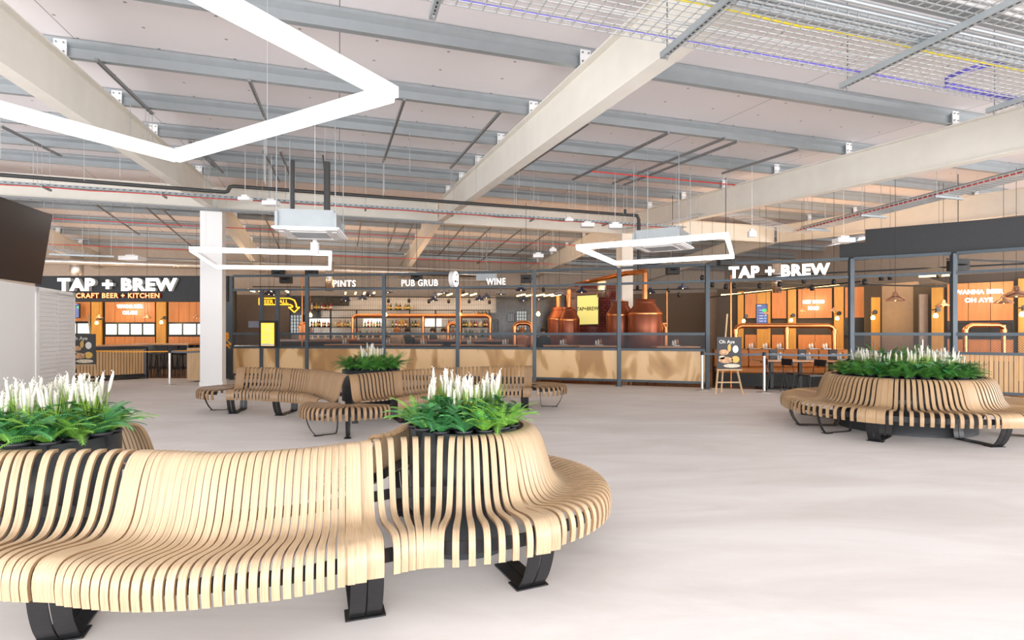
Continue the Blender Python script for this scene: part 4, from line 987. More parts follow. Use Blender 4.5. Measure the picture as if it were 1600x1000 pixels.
def leafy_mesh(seed, n=24, R=.14, Hh=.22, ls=.045):
    random.seed(seed); b = MB()
    for k in range(n):
        a = random.uniform(0, 6.28); r = R*math.sqrt(random.random()); z = Hh*random.uniform(.45, 1)*(1-.35*r/R); c = Vector((r*math.cos(a), r*math.sin(a), z))
        b.tube([(0, 0, 0), (c.x*.6, c.y*.6, c.z*.7), c], .002, 3, 0, False)
        out = Vector((math.cos(a), math.sin(a), 0)); tl = random.uniform(-.6, .3); fw = (out*math.cos(tl)+Vector((0, 0, math.sin(tl)))).normalized(); sd = Vector((-out.y, out.x, 0)); s = ls*random.uniform(.7, 1.25); up = sd.cross(fw)*-.18
        o = [(-.25, -.35), (-.1, -.75), (.45, -.78), (1.05, -.42), (1.55, 0), (1.05, .42), (.45, .78), (-.1, .75), (-.25, .35)]
        vs_ = [c]+[c+fw*x*s+sd*y*s+up*abs(y)*s*1.4 for x, y in o]; b.add(vs_, [(0, i, i+1) for i in range(1, 9)], 0, None, True)
    return b
def grass_mesh(seed, n=46, Hh=.32):
    random.seed(seed); b = MB()
    for k in range(n):
        a = random.uniform(0, 6.28); lean = random.uniform(.02, .10); h = Hh*random.uniform(.6, 1.05); d_ = Vector((math.cos(a), math.sin(a), 0)); sd = Vector((-d_.y, d_.x, 0))*.0035
        p = [d_*.02, d_*(.02+lean*.3)+Vector((0, 0, h*.5)), d_*(.02+lean)+Vector((0, 0, h))]
        b.add([p[0]-sd, p[0]+sd, p[1]+sd, p[1]-sd, p[2]], [(0, 1, 2, 3), (3, 2, 4)])
    return b
def spike_mesh(seed):
    random.seed(seed); b = MB(); bx, by = random.uniform(-.085, .085), random.uniform(-.085, .085)
    hh_ = random.uniform(-.05, .03); pts = [Vector((bx*.3, by*.3, .0)), Vector((bx*.8, by*.8, .14)), Vector((bx, by, .22+hh_)), Vector((bx*1.25+random.uniform(-.03, .03), by*1.25, .345+hh_))]
    b.tube(pts[:3], .003, 4, 1, False)
    a, c = pts[2], pts[3]; m_ = a.lerp(c, .5)+Vector((random.uniform(-.006, .006), 0, 0)); b.tube([a-(c-a)*.05, a.lerp(c, .2), m_, a.lerp(c, .8), c], .01, 7, 0, True, [.005, .0095, .0100, .008, .003])
    for k in range(14):
        q = a.lerp(c, random.random()); an = random.uniform(0, 6.28); o = Vector((math.cos(an), math.sin(an), .5))*.009; b.add([q+o*.6, q+o*.8+Vector((0, 0, .012)), q+o*1.5+Vector((0, 0, .006))], [(0, 1, 2)])
    return b
def pot(t, r=.055, h=.10, name='pot'):
    b = MB(); b.lathe([(0, -.06), (r*.8, -.06), (r*.95, h-.06), (r*1.08, h-.06), (r*1.08, h-.045), (r, h-.045), (r*.98, h-.06), (0, h-.065)], (0, 0, 0), 16); b.build(name, M['potm'], t, world=False)
def base_plant(name, label, cat, fol, m, spikes=0, seed=0):
    t = thing(name, label, cat, (0, 0, 0)); pot(t); fol.build('foliage', m, t, world=False)
    for ch in t.children:
        if ch.name.startswith('foliage'): ch.location = (0, 0, .035)
    for k in range(spikes): o = spike_mesh(seed+k).build('flower_spike', [M['petal'], M['grass']], t, world=False); o.location = (0, 0, .035)
    return t
PROTO = {
 'fern': [base_plant('potted_fern', 'x', 'fern', fern_mesh(11+i, 15, .29, .030), M['fern'] if i else M['fernb']) for i in range(3)],
 'fernd': [base_plant('potted_fern', 'x', 'fern', fern_mesh(21+i, 18, .30, .050), M['fernd']) for i in range(2)],
 'leafy': [base_plant('leafy_plant', 'x', 'plant', leafy_mesh(31+i, 34, .15, .24, .05), M['leafy']) for i in range(3)],
 'flower': [base_plant('flowering_grass', 'x', 'flower', grass_mesh(41+i), M['grass'], 6, 50+i*10) for i in range(3)],
 'feather': [base_plant('feathery_shrub', 'x', 'plant', fern_mesh(61, 34, .62, .040), M['fernd'])]}
used = set()
def plant(kind, c, label, group=None, rz=None, sc=1.0):
    i = random.randrange(len(PROTO[kind])); pr = PROTO[kind][i]; rz = random.uniform(0, 6.28) if rz is None else rz
    if (kind, i) not in used: used.add((kind, i)); pr.location = c; pr.rotation_euler = (0, 0, rz); pr.scale = (sc,)*3; pr['label'] = label; r = pr
    else: r = dup(pr, c, rz, label, None, sc)
    if group: r['group'] = group
    return r
# ensure every prototype gets placed (planters are filled row by row)
random.seed(5)
def fill(c, rows, zb_, where):
    names = {'fern': 'bright green fern in a black pot', 'fernd': 'dark green fern', 'leafy': 'broad-leaved green plant', 'flower': 'white spiked flowering grass', 'feather': 'feathery green shrub'}
    for kind, r, a0, a1, n, sc in rows:
        for k in range(n):
            a = math.radians(a0+(a1-a0)*(k+.5)/n); rr = r*random.uniform(.93, 1.05)
            plant(kind, (c[0]+rr*math.cos(a), c[1]+rr*math.sin(a), zb_), names[kind]+' '+where, names[kind]+' '+where, sc=sc*random.uniform(.9, 1.1))
fill((-.335, 3.86), [('fern', .325, 185, 365, 7, .98), ('leafy', .18, 190, 370, 4, .9), ('flower', .08, 90, 380, 5, .95), ('flower', .22, 0, 180, 6, .95), ('leafy', .29, 20, 170, 5, .8)], .772, 'at the rounded end of the nearest bench')
fill((-2.89, 3.44), [('fern', .335, 180, 395, 9, 1.08), ('leafy', .22, 180, 380, 6, .92), ('flower', .14, 60, 400, 7, .95), ('flower', .24, 0, 180, 7, 1.0), ('leafy', .33, 30, 170, 6, .8)], .772, 'at the left end of the nearest bench')
fill((-2.50, 9.85), [('fernd', .40, 170, 370, 9, 1.15), ('fernd', .22, 0, 360, 5, 1.2), ('flower', .14, 0, 360, 5, 1.1), ('fernd', .40, 0, 170, 6, 1.1)], .772, 'in the planter of the middle bench')
fill(CR, [('fernd', .82, 150, 390, 20, 1.0), ('leafy', .66, 150, 390, 15, 1.15), ('flower', .60, 140, 400, 16, 1.12), ('fernd', .30, 0, 360, 7, 1.25), ('fernd', .80, 30, 150, 7, .9)], .772, 'in the large round bench planter')
for k, (x, y) in enumerate(((-.28, .1), (.18, .15), (-.02, .3))):
    plant('feather', (CR[0]+x, CR[1]+y, .772), 'tall feathery green shrub in the middle of the round planter', 'feathery shrubs in the round planter', sc=1.0)
for kind in PROTO:
    for i, pr in enumerate(PROTO[kind]):
        if (kind, i) not in used:
            for ch in list(pr.children): bpy.data.objects.remove(ch)
            bpy.data.objects.remove(pr)

# ================================================================ INSIDE THE BAR
def wallseg(name, px0, px1, d0, d1, z0, z1, m, th=.15, lab=None):
    p, q = GX(px0, d0), GX(px1, d1); n_ = (q-p).normalized(); nb_ = Vector((-n_.y, n_.x, 0)); L = (q-p).length
    b = MB(); b.box((0, 0, 0), (L, th, z1-z0)); o = b.build(name, m, loc=(0, 0, 0)); o.location = (p.x, p.y, z0); o.rotation_euler = (0, 0, math.atan2(n_.y, n_.x))
    return tag(o, kind='structure')
def zy(y, d): return CH-(y-HY)*d/F
wallseg('wall_bar', 452, 905, 24.2, 23.6, 0, 3.0, M['tilew'])
wallseg('wall_bar', 452, 500, 24.0, 24.0, 1.9, 3.05, M['tileb'], .12); wallseg('wall_bar', 500, 545, 24.0, 24.0, 2.62, 3.02, M['tileb'], .12)
for i, (a, c, z0) in enumerate(((765, 905, 0), (775, 905, 2.3), (783, 905, 2.55), (790, 905, 2.75))): wallseg('wall_bar', a, c, 23.5-.02*i, 23.5-.02*i, z0, 3.02 if i else 2.3, M['tileb'], .1)
wallseg('wall_dark', 362, 452, 24.0, 24.0, 0, 3.1, M['plaster'])
wallseg('wall_maroon', 888, 966, 22.6, 21.8, 0, 3.4, M['tilem'])
wallseg('wall_dark', 905, 1125, 24.5, 22.5, 0, 3.1, mat('brown_plaster', (.13, .10, .078), .8))
wallseg('wall_dark', 1108, 1153, 21.3, 20.9, 0, 3.0, M['plaster']); 
# daylit leaded windows at the back
for i, (x0, x1, y0, y1, d) in enumerate(((454, 472, 492, 522, 23.7), (793, 803, 490, 502, 23.2), (807, 823, 486, 516, 23.2), (772, 778, 500, 520, 23.2))):
    t = bpy.data.objects.new('window_%d' % (i+1), None); C.objects.link(t); p = PD(x0, y1, d); q = PD(x1, y0, d); t.location = p; tag(t, kind='structure')
    b = MB(); b.box((p.x, d, p.z), (q.x, d+.02, q.z)); b.build('pane', mat('dim_pane_%d' % i, (.3, .36, .38), .15, emit=.25, ecol=(.55, .65, .68)), t)
    b = MB()
    for k in range(5): x = p.x+(q.x-p.x)*k/4; b.box((x-.015, d-.02, p.z), (x+.015, d, q.z))
    for k in range(7): z = p.z+(q.z-p.z)*k/6; b.box((p.x, d-.02, z-.012), (q.x, d, z+.012))
    b.build('window_frame', M['blk'], t)
# back bar shelving
SD = 23.6
t = thing('back_bar_shelving', 'black steel shelving along the cream tiled wall behind the bar', 'shelving', GX(620, SD))
xs = [482, 520, 560, 600, 642, 682, 722, 765]
for x in xs:
    p = GX(x, SD); b = MB(); b.box((p.x-.03, SD-.3, 0), (p.x+.03, SD-.26, 2.42)); b.build('upright', M['blk'], t)
SH = [1.30, 1.70, 2.10, 2.42]
for z in SH: b = MB(); b.box((GX(482, SD).x, SD-.32, z-.03), (GX(765, SD).x, SD+.0, z)); b.build('shelf', M['blk'], t)
lt = thing('lit_cabinet', 'backlit cabinet on the back bar shelves', 'cabinet', GX(500, SD))
for i, (x0, x1) in enumerate(((484, 518), (568, 600), (664, 690))):
    t_ = thing('lit_cabinet', 'backlit white cabinet on the back bar, '+('leftmost beside the dark tiles', 'behind the left copper frame leg', 'behind the barman')[i], 'cabinet', GX(x0, SD)) if i else lt
    lt['label'] = 'backlit white cabinet on the back bar, leftmost beside the dark tiles'
    b = MB(); b.box((GX(x0, SD).x, SD-.03, 1.72), (GX(x1, SD).x, SD-.02, 2.05)); b.build('lit_back', mat('lit_back', (1, .95, .85), .5, emit=1.0, ecol=(1, .9, .75)), t_)
def bottle(c, h, r, mi, label, group):
    t = thing('bottle', label, 'bottle', c, 0, group); b = MB()
    b.lathe([(0, 0), (r, 0), (r, h*.58), (r*.85, h*.66), (r*.32, h*.76), (r*.3, h), (0, h)], (0, 0, 0), 10); b.build('glass_body', M['bot'][mi], t, world=False)
    b = MB(); b.lathe([(r*1.02, h*.2), (r*1.02, h*.48)], (0, 0, 0), 10); b.build('label_band', M['gold'] if mi != 4 else M['card'], t, world=False)
    return t
protoB = {}
random.seed(12)
rows = [(2.42, 486, 518, 9, 'on the top shelf left of the first copper post'), (2.42, 606, 645, 11, 'on the top shelf behind the third fence bay'), (2.10, 736, 762, 8, 'on the upper shelf at the right end of the back bar'), (1.70, 486, 518, 8, 'in the leftmost lit cabinet'), (1.70, 522, 549, 7, 'on the middle shelf left of the copper frame'), (1.70, 568, 600, 7, 'on the middle shelf behind the copper frame'), (1.70, 612, 656, 9, 'on the middle shelf around the gold sign'), (1.70, 700, 762, 16, 'on the middle shelf right of the lit cabinets'), (1.30, 560, 640, 14, 'on the lower shelf of the back bar'), (1.30, 700, 762, 12, 'on the lower shelf right of the barman')]
for z, x0, x1, n_, lab in rows:
    for k in range(n_):
        mi = random.choice([0, 0, 1, 2, 3, 4, 2]); L_ = 'small glass bottle '+lab; x = x0+(x1-x0)*(k+.5)/n_+random.uniform(-1, 1); c = (GX(x, SD-.15).x, SD-.15, z)
        if mi not in protoB: protoB[mi] = bottle(c, .30, .042, mi, L_, 'bottles '+lab)
        else: r = dup(protoB[mi], c, 0, L_, 'bottles '+lab); r.scale = (random.uniform(.9, 1.3),)*2+(random.uniform(.75, 1.05),)
p = GX(629, SD-.1); b = MB(); b.box((p.x-.25, p.y, 1.74), (p.x+.25, p.y+.03, 1.84)); b.box((p.x-.18, p.y, 1.84), (p.x+.18, p.y+.03, 1.95)); b.box((p.x-.1, p.y, 1.95), (p.x+.1, p.y+.03, 2.03)); tag(b.build('gold_ornament', M['gold']), 'stepped gold ornament on the middle back bar shelf', 'ornament')
# bar counter
t = thing('bar_counter', 'long dark bar counter with a reddish brown top', 'counter', GX(600, 21)); p, q = GX(440, 21.2), GX(790, 20.4)
n_ = (q-p).normalized(); nb_ = Vector((-n_.y, n_.x, 0))
b = MB(); slab(b, p, q, .7, 0, 1.12, nb_); b.build('front', M['dark'], t); b = MB(); slab(b, p-nb_*.12, q-nb_*.12, .9, 1.12, 1.2, nb_); b.build('counter_top', M['ctop'], t)
def gantry(name, label, xa, xb, yt, d, legs, r=.065, zbase=1.2, ret=None):
    a, c = PD(xa, yt, d), PD(xb, yt, d); c.z = a.z; t = thing(name, label, 'pipe frame', (a.x, a.y, zbase)); k = .16
    b = MB(); b.tube([a+Vector((0, 0, -k)), a+Vector((k*.3, 0, -k*.3)), a+Vector((k, 0, 0)), c-Vector((k, 0, 0)), c+Vector((-k*.3, 0, -k*.3)), c+Vector((0, 0, -k))], r, 12); b.build('top_pipe', M['copper'], t)
    for x in legs:
        l = a.lerp(c, (x-xa)/(xb-xa)); b = MB(); b.tube([(l.x, l.y, zbase), (l.x, l.y, l.z-(k if x in (xa, xb) else 0))], r*.85, 12); b.build('leg', M['copper'], t)
        b = MB(); b.lathe([(r*1.15, -.06), (r*1.15, .06)], (l.x, l.y, l.z-k), 12); b.lathe([(r*1.7, 0), (r*1.7, .02), (r, .03)], (l.x, l.y, zbase), 12); b.build('collar', M['copper'], t)
    return t
gantry('copper_gantry', 'long copper pipe frame standing on the bar counter', 551, 766, 493, 20.7, (551, 661, 766))
gantry('copper_gantry', 'short copper pipe frame at the bar, left of the wine fence post', 700, 716, 505, 20.0, (700, 716))
gantry('copper_gantry', 'short copper pipe frame between the bar and the small tanks', 804, 831, 505, 19.0, (804, 831), .08, 0)
gantry('copper_gantry', 'copper pipe frame beside the tall copper tank', 1034, 1040, 506, 17.9, (1034, 1040), .04, .9)
gantry('copper_gantry', 'long copper pipe frame along the tan booth in the right dining room', 1149, 1303, 509, 15.6, (1149, 1229, 1303), .07, .95)
gantry('copper_gantry', 'copper pipe frame in the right dining room behind the batten fence', 1508, 1570, 508, 13.7, (1508, 1568), .055, .9)
gantry('copper_gantry', 'short copper pipe frame at the left end of the bar counter', 469, 476, 505, 20.6, (469, 476), .07, 1.2)
# thin copper poles
for i, (x, d, y0, lab) in enumerate(((472, 19.5, 428, 'left of the second fence post'), (719, 19.0, 445, 'behind the round drum sign'), (831, 18.5, 445, 'left of the small tanks'), (1042, 18.2, 455, 'right of the tall tank'), (1102, 19.2, 460, 'behind the last fence post of the long fence'), (1142, 14.9, 430, 'left of the right dining room'))):
    p = GX(x, d); b = MB(); b.tube([(p.x, p.y, 0), (p.x, p.y, zy(y0, d))], .022, 8); tag(b.build('copper_pole', M['copper']), 'thin floor to ceiling copper pole '+lab, 'pole')
# globe bulbs on the bar gantry
for x, y, d, lab in ((485, 492, 20.8, 'left of the bar frame'), (602, 491, 20.6, 'beside the third fence post'), (718, 490, 20.4, 'behind the wine fence post'), (841, 490, 19, 'left of the small copper tanks')):
    p = PD(x, y, d); t = thing('globe_lamp', 'glowing filament bulb '+lab, 'lamp', p); b = MB(); b.lathe([(.0, -.09), (.05, -.075), (.07, -.02), (.055, .03), (.025, .07)], p, 12); b.build('bulb', M['bulb'], t); b = MB(); b.lathe([(.03, .07), (.03, .13), (0, .13)], p, 8); b.tube([p+Vector((0, 0, .12)), Vector((p.x, p.y, 5.1))], .004, 4); b.build('fitting', M['copper'], t)
# pendants
def pendant(p, r, m, label, group=None, glow=True):
    t = thing('pendant_lamp', label, 'pendant lamp', p, 0, group)
    b = MB(); b.lathe([(r, 0), (r*.97, r*.10), (r*.62, r*.42), (r*.30, r*.55), (r*.24, r*.9), (r*.1, r*1.0), (0, r*1.0)], (0, 0, 0), 20); b.lathe([(r*.98, .002), (r*.6, r*.38), (r*.28, r*.5)], (0, 0, 0), 20); b.build('lamp_shade', m, t, world=False)
    b = MB(); u = -SU*p[0]+CU*p[1]; b.tube([(0, 0, r*.95), (0, 0, zt(u)+.1-p[2])], .006, 4); b.build('cord', M['black'], t, world=False)
    b = MB(); b.lathe([(0, -.01), (r*.16, .03), (r*.12, r*.3), (0, r*.4)], (0, 0, 0), 10); b.build('bulb', M['bulb'], t, world=False)
    return t
pn = [(606, 457, 20), (680, 464, 21), (677, 470, 22), (694, 458, 20), (783, 460, 20), (749, 469, 22), (760, 466, 21.5), (814, 454, 19), (818, 470, 22), (842, 468, 21.6), (874, 461, 20), (909, 457, 19), (578, 462, 20.5), (566, 468, 22), (428, 461, 20), (450, 467, 21.5), (540, 470, 22.5), (420, 460, 19.7), (1016, 458, 20), (1067, 451, 18.5)]
wh = ['above the third fence post', 'over the pub grub bay, right one of a close pair', 'over the pub grub bay, left one of a close pair', 'just left of the drum sign', 'under the wine sign', 'left of the wine sign, lowest', 'left of the wine sign, upper', 'right of the wine sign, nearest', 'right of the wine sign, lowest', 'over the sixth fence bay beside the post', 'beside the flue of the small tanks', 'above the yellow screen', 'over the back bar in the pints bay', 'over the back bar in the pints bay, lowest', 'above the beer hall arrow', 'above the arrow head', 'small one by the black tiles', 'at the start of the beer hall arrow', 'between the tall tank and its flue', 'right of the tall tank']
PP = None
for (x, y, d), lab in zip(pn, wh):
    c = PD(x, y, d); L_ = 'navy enamel pendant lamp '+lab
    if PP is None: PP = pendant(c, .20, M['navy'], L_)
    else: dup(PP, c, 0, L_)
pc = [(1399, 470, 12.6, .21, 'large copper pendant lamp before the taupe wall at the right'), (1474, 479, 13.5, .17, 'copper pendant lamp left of the batten fence post'), (1568, 474, 12.8, .19, 'copper pendant lamp beside the rightmost wall light'), (1588, 464, 11.9, .24, 'biggest copper pendant lamp at the right picture edge'), (1253, 488, 16.5, .11, 'small pale pendant lamp under the good food sign'), (1303, 487, 16.0, .12, 'small pale pendant lamp beside the third wall light'), (1197, 491, 16.5, .10, 'small pale pendant lamp over the blue screen'), (155, 497, 19.5, .13, 'small glass pendant in the left shop beside the first wall light'), (230, 497, 19.5, .13, 'small glass pendant in the left shop right of the neon words'), (307, 497, 19.5, .13, 'small glass pendant in the left shop beside the white column')]
for x, y, d, r, lab in pc: pendant(PD(x, y, d), r, M['pendc'], lab)
# warm linear lights
ll = [(388, 452, 20), (392, 453, 20), (405, 454, 20), (420, 454, 20), (447, 454, 20), (540, 457, 21), (556, 457, 21), (570, 457, 21), (585, 457, 21), (690, 458, 20.5), (706, 459, 20.5), (730, 459, 20.5), (744, 459, 20.5), (820, 460, 20), (835, 460, 20), (850, 460, 20), (864, 460, 20), (876, 460, 20)]
for x, y, d in ll:
    c = PD(x, y, d); b = MB(); b.bar(c, c+W(.9, 0), .05, .04); b.tube([c+W(.45, 0), c+W(.45, 0)+Vector((0, 0, 5.1-c.z))], .003, 4, 1); tag(b.build('linear_light', [M['warmled'], M['black']]), 'short warm linear light hanging over the bar', 'light', 'linear lights over the bar')
for i, (x0, y0, x1, y1, d0, d1) in enumerate(((1127, 461, 1158, 459, 19.3, 18.9), (1163, 458, 1206, 454, 18.8, 18.1), (1216, 453, 1260, 449, 18, 17.4), (1272, 448, 1312, 444, 17.3, 16.8))):
    b = MB(); b.bar(PD(x0, y0, d0), PD(x1, y1, d1), .05, .04); tag(b.build('linear_light', M['warmled']), 'long warm linear light above the right booths', 'light', 'linear lights above the right booths')
b = MB(); b.bar(PD(1436, 432, 13.8), PD(1484, 430, 13.4), .05, .04); tag(b.build('linear_light', M['warmled']), 'warm linear light left of the middle post of the batten fence', 'light')
# track spotlights
for k, (x, y, d) in enumerate([(607, 470, 21), (639, 470, 21), (670, 471, 21), (701, 471, 21), (733, 471, 21), (765, 472, 21), (724, 456, 20), (849, 453, 19.5), (533, 470, 21.5), (575, 459, 20), (996, 450, 18.5), (1044, 454, 18.5), (1061, 461, 18.5), (1097, 434, 16), (1113, 445, 15.5), (1134, 448, 15.5), (1147, 447, 15.4), (1187, 447, 15.2), (1218, 444, 15), (1256, 439, 14.8), (1269, 450, 14.9), (1303, 441, 14.6), (1351, 441, 13.9), (1377, 434, 13.8), (1391, 433, 13.7), (1467, 431, 13.4)]):
    c = PD(x, y, d); b = MB(); b.lathe([(0, -.07), (.05, -.07), (.06, .02), (.04, .08), (0, .08)], c, 10); b.tube([c+Vector((0, 0, .07)), Vector((c.x, c.y, zt(-SU*c.x+CU*c.y)+.1))], .004, 4)
    tag(b.build('spotlight', M['black']), 'small black track spotlight over the '+('bar' if x < 900 else 'tanks' if x < 1080 else 'right dining room'), 'spotlight', 'spotlights over the '+('bar' if x < 900 else 'tanks' if x < 1080 else 'right dining room'))
# copper tanks
def tank(x, d, r, yt, label, flue_top):
    p = GX(x, d); zt_ = zy(yt, d); t = thing('brewing_tank', label, 'tank', p)
    b = MB(); b.lathe([(0, .45), (r*.8, .47), (r, .60), (r, zt_-.42), (r*.96, zt_-.36), (r*.58, zt_-.10), (r*.56, zt_)], p, 40); b.build('vessel', M['tank'], t)
    b = MB(); b.lathe([(r*.60, zt_-.10), (r*.60, zt_+.02), (0, zt_+.03)], p, 30); b.build('lid', M['tank'], t)
    b = MB(); b.lathe([(r*1.01, zt_-.46), (r*1.015, zt_-.43), (r*1.0, zt_-.40)], p, 40); b.build('seam_band', M['copper'], t)
    b = MB(); b.tube([(p.x, p.y, zt_), (p.x, p.y, flue_top)], .085 if d < 20 else .09, 14); b.build('flue', M['copper'], t)
    for k in range(3): a = k*2.1+.4; b = MB(); q = (p.x+r*.75*math.cos(a), p.y+r*.75*math.sin(a)); b.tube([(q[0], q[1], 0), (q[0], q[1], .52)], .04, 8); b.build('leg', M['blk'], t)
tank(1008, 17.6, .535, 469, 'large copper brewing tank standing in front, tallest and nearest', 3.35)
tank(969, 18.4, .45, 472, 'copper brewing tank half hidden behind the fence post and the largest tank', 2.56)
tank(872, 21.2, .40, 481, 'small copper brewing tank left of its twin near the yellow screen', 2.95)
tank(889, 19.8, .38, 481, 'small copper brewing tank nearest the yellow screen', 3.0)
p0 = PD(1008, 424, 17.6); p1 = PD(978, 427, 18.3); b = MB(); b.tube([p0+Vector((0, 0, -.05)), p0, p1, PD(900, 445, 22)], .085, 12); tag(b.build('copper_duct', M['copper']), 'copper flue running sideways above the tanks', 'duct')
# yellow screen
d = 21.6; t = thing('screen', 'olive yellow TAP+BREW screen on the maroon tiled wall', 'screen', PD(918, 508, d))
pl = [PD(901, 509, d+.2), PD(936, 508, d-.5), PD(936, 459, d-.5), PD(901, 461, d+.2)]
sd = (pl[1]-pl[0]).normalized(); nn2 = Vector((sd.y, -sd.x, 0)); b = MB(); b.add(pl+[p-nn2*.08 for p in pl], [(0, 1, 2, 3), (7, 6, 5, 4), (0, 4, 5, 1), (1, 5, 6, 2), (2, 6, 7, 3), (3, 7, 4, 0)]); b.build('bezel', M['tvframe'], t)
cc = sum(pl, Vector())/4; b = MB(); b.add([cc+(p-cc)*.93+nn2*.01 for p in pl], [(0, 1, 2, 3)]); b.build('screen_face', M['lime'], t)
o = text('TAP+BREW', .20, .004, 'lettering', M['black'], t, cc+nn2*.02-Vector((0, 0, .02)), math.atan2(sd.y, sd.x), .015)
# beer hall arrow
d = 19.3; t = thing('arrow_sign', 'yellow outlined BEER HALL sign with an arrow bending down', 'sign', PD(436, 475, d))
path = [PD(*q, d) for q in ((405, 466), (452, 466), (460, 469), (463, 476), (463, 480), (468, 480), (460, 488), (451, 480), (457, 480), (457, 478), (454, 476), (405, 476), (405, 466))]
b = MB(); b.add([p+Vector((0, .05, 0)) for p in path[:-1]]+[p+Vector((0, .10, 0)) for p in path[:-1]], [tuple(range(11, -1, -1)), tuple(range(12, 24))]); b.build('backing', M['black'], t)
b = MB()
for q in (path[0], path[1]): b.tube([q+Vector((0, .07, 0)), Vector((q.x, q.y+.07, 5.2))], .006, 4)
b.build('hanger', M['black'], t)
b = MB()
for p, q in zip(path[:-1], path[1:]): b.bar(p, q, .035, .035, up=(0, 1, 0))
b.build('outline', M['neony'], t)
o = text('BEER HALL', .19, .01, 'lettering', M['neony'], t, PD(429, 474.3, d)+Vector((0, .0, 0)), 0, .01, 1.05)
b = MB(); q = PD(392, 506, 21); b.box((q.x-.1, q.y, q.z-.14), (q.x+.42, q.y+.05, q.z+.1)); tag(b.build('wall_screen', mat('violet_screen', (.02, .02, .07), .3)), 'dark violet screen on the taupe wall left of the menu display', 'screen')

# tables, stools and table settings behind the mesh band
def table(p, label, w_=.75, h=.76, group=None, hi=False):
    t = thing('table', label, 'table', p, 0, group); b = MB(); b.box((-w_, -.35, h-.04), (w_, .35, h)); b.build('table_top', M['tabletop'], t, world=False)
    b = MB(); b.box((-.04, -.04, .03), (.04, .04, h-.04)); b.box((-.3, -.3, 0), (.3, .3, .03)); b.box((-w_*.7, -.05, h-.08), (w_*.7, .05, h-.04)); b.build('pedestal', M['blk'], t, world=False); return t
def caddy(p, label, group):
    t = thing('table_caddy', label, 'caddy', p, 0, group); b = MB(); b.box((-.12, -.08, 0), (.12, .08, .03)); b.build('tray', M['galvd'], t, world=False)
    for k, x in enumerate((-.08, 0, .08)): b = MB(); b.lathe([(0, .03), (.03, .03), (.03, .12+.02*k), (.015, .16+.02*k), (0, .17+.02*k)], (x, 0, 0), 8); b.build('jar', M['card'] if k < 2 else M['bot'][0], t, world=False)
    return t
T0 = None; K0 = None
tb_ = [(540, 19.0, 'the pints bay'), (608, 18.9, 'the third fence post'), (662, 18.7, 'the pub grub bay'), (735, 18.5, 'the wine post'), (790, 18.0, 'the wine bay'), (880, 17.4, 'the small tanks'), (935, 16.9, 'the yellow screen'), (1055, 16.2, 'the last mesh panel')]
for x, d, lab in tb_:
    p = GX(x, d); L_ = 'high wooden table behind the mesh near '+lab
    if T0 is None: T0 = table(p, L_, .62, 1.06)
    else: dup(T0, p, 0, L_)
    L_ = 'condiment caddy on the high table near '+lab; p2 = p+Vector((0, 0, 1.06))
    if K0 is None: K0 = caddy(p2, L_, 'table caddies'); del K0['group']
    else: dup(K0, p2, .3, L_)
def stool(p, label, m=None, group=None, h=.72):
    t = thing('bar_stool', label, 'stool', p, 0, group); m = m or M['blk']
    b = MB(); b.box((-.19, -.19, h), (.19, .19, h+.04)); b.build('seat', m, t, world=False)
    for sx in (-1, 1):
        for sy in (-1, 1): b = MB(); b.tube([(sx*.22, sy*.22, 0), (sx*.16, sy*.16, h)], .014, 6); b.build('leg', M['blk'], t, world=False)
    b = MB(); b.tube([(-.2, .2, .25), (.2, .2, .25), (.2, -.2, .25), (-.2, -.2, .25), (-.2, .2, .25)], .01, 5); b.build('footrest', M['blk'], t, world=False)
    b = MB(); b.box((-.18, .17, h+.16), (.18, .20, h+.34)); b.bar((-.16, .18, h), (-.16, .185, h+.2), .02, .02); b.bar((.16, .18, h), (.16, .185, h+.2), .02, .02); b.build('backrest', M['blk'], t, world=False); return t
S0 = None
for k in range(8):
    x = 232+k*8.2; d = 19.2-.10*k+(.6 if k % 2 else 0); p = GX(x, d); L_ = 'black high stool in the row at the left high table'
    if S0 is None: S0 = stool(p, L_, None, 'black stools in the left shop')
    else: dup(S0, p, random.uniform(-.3, .3))
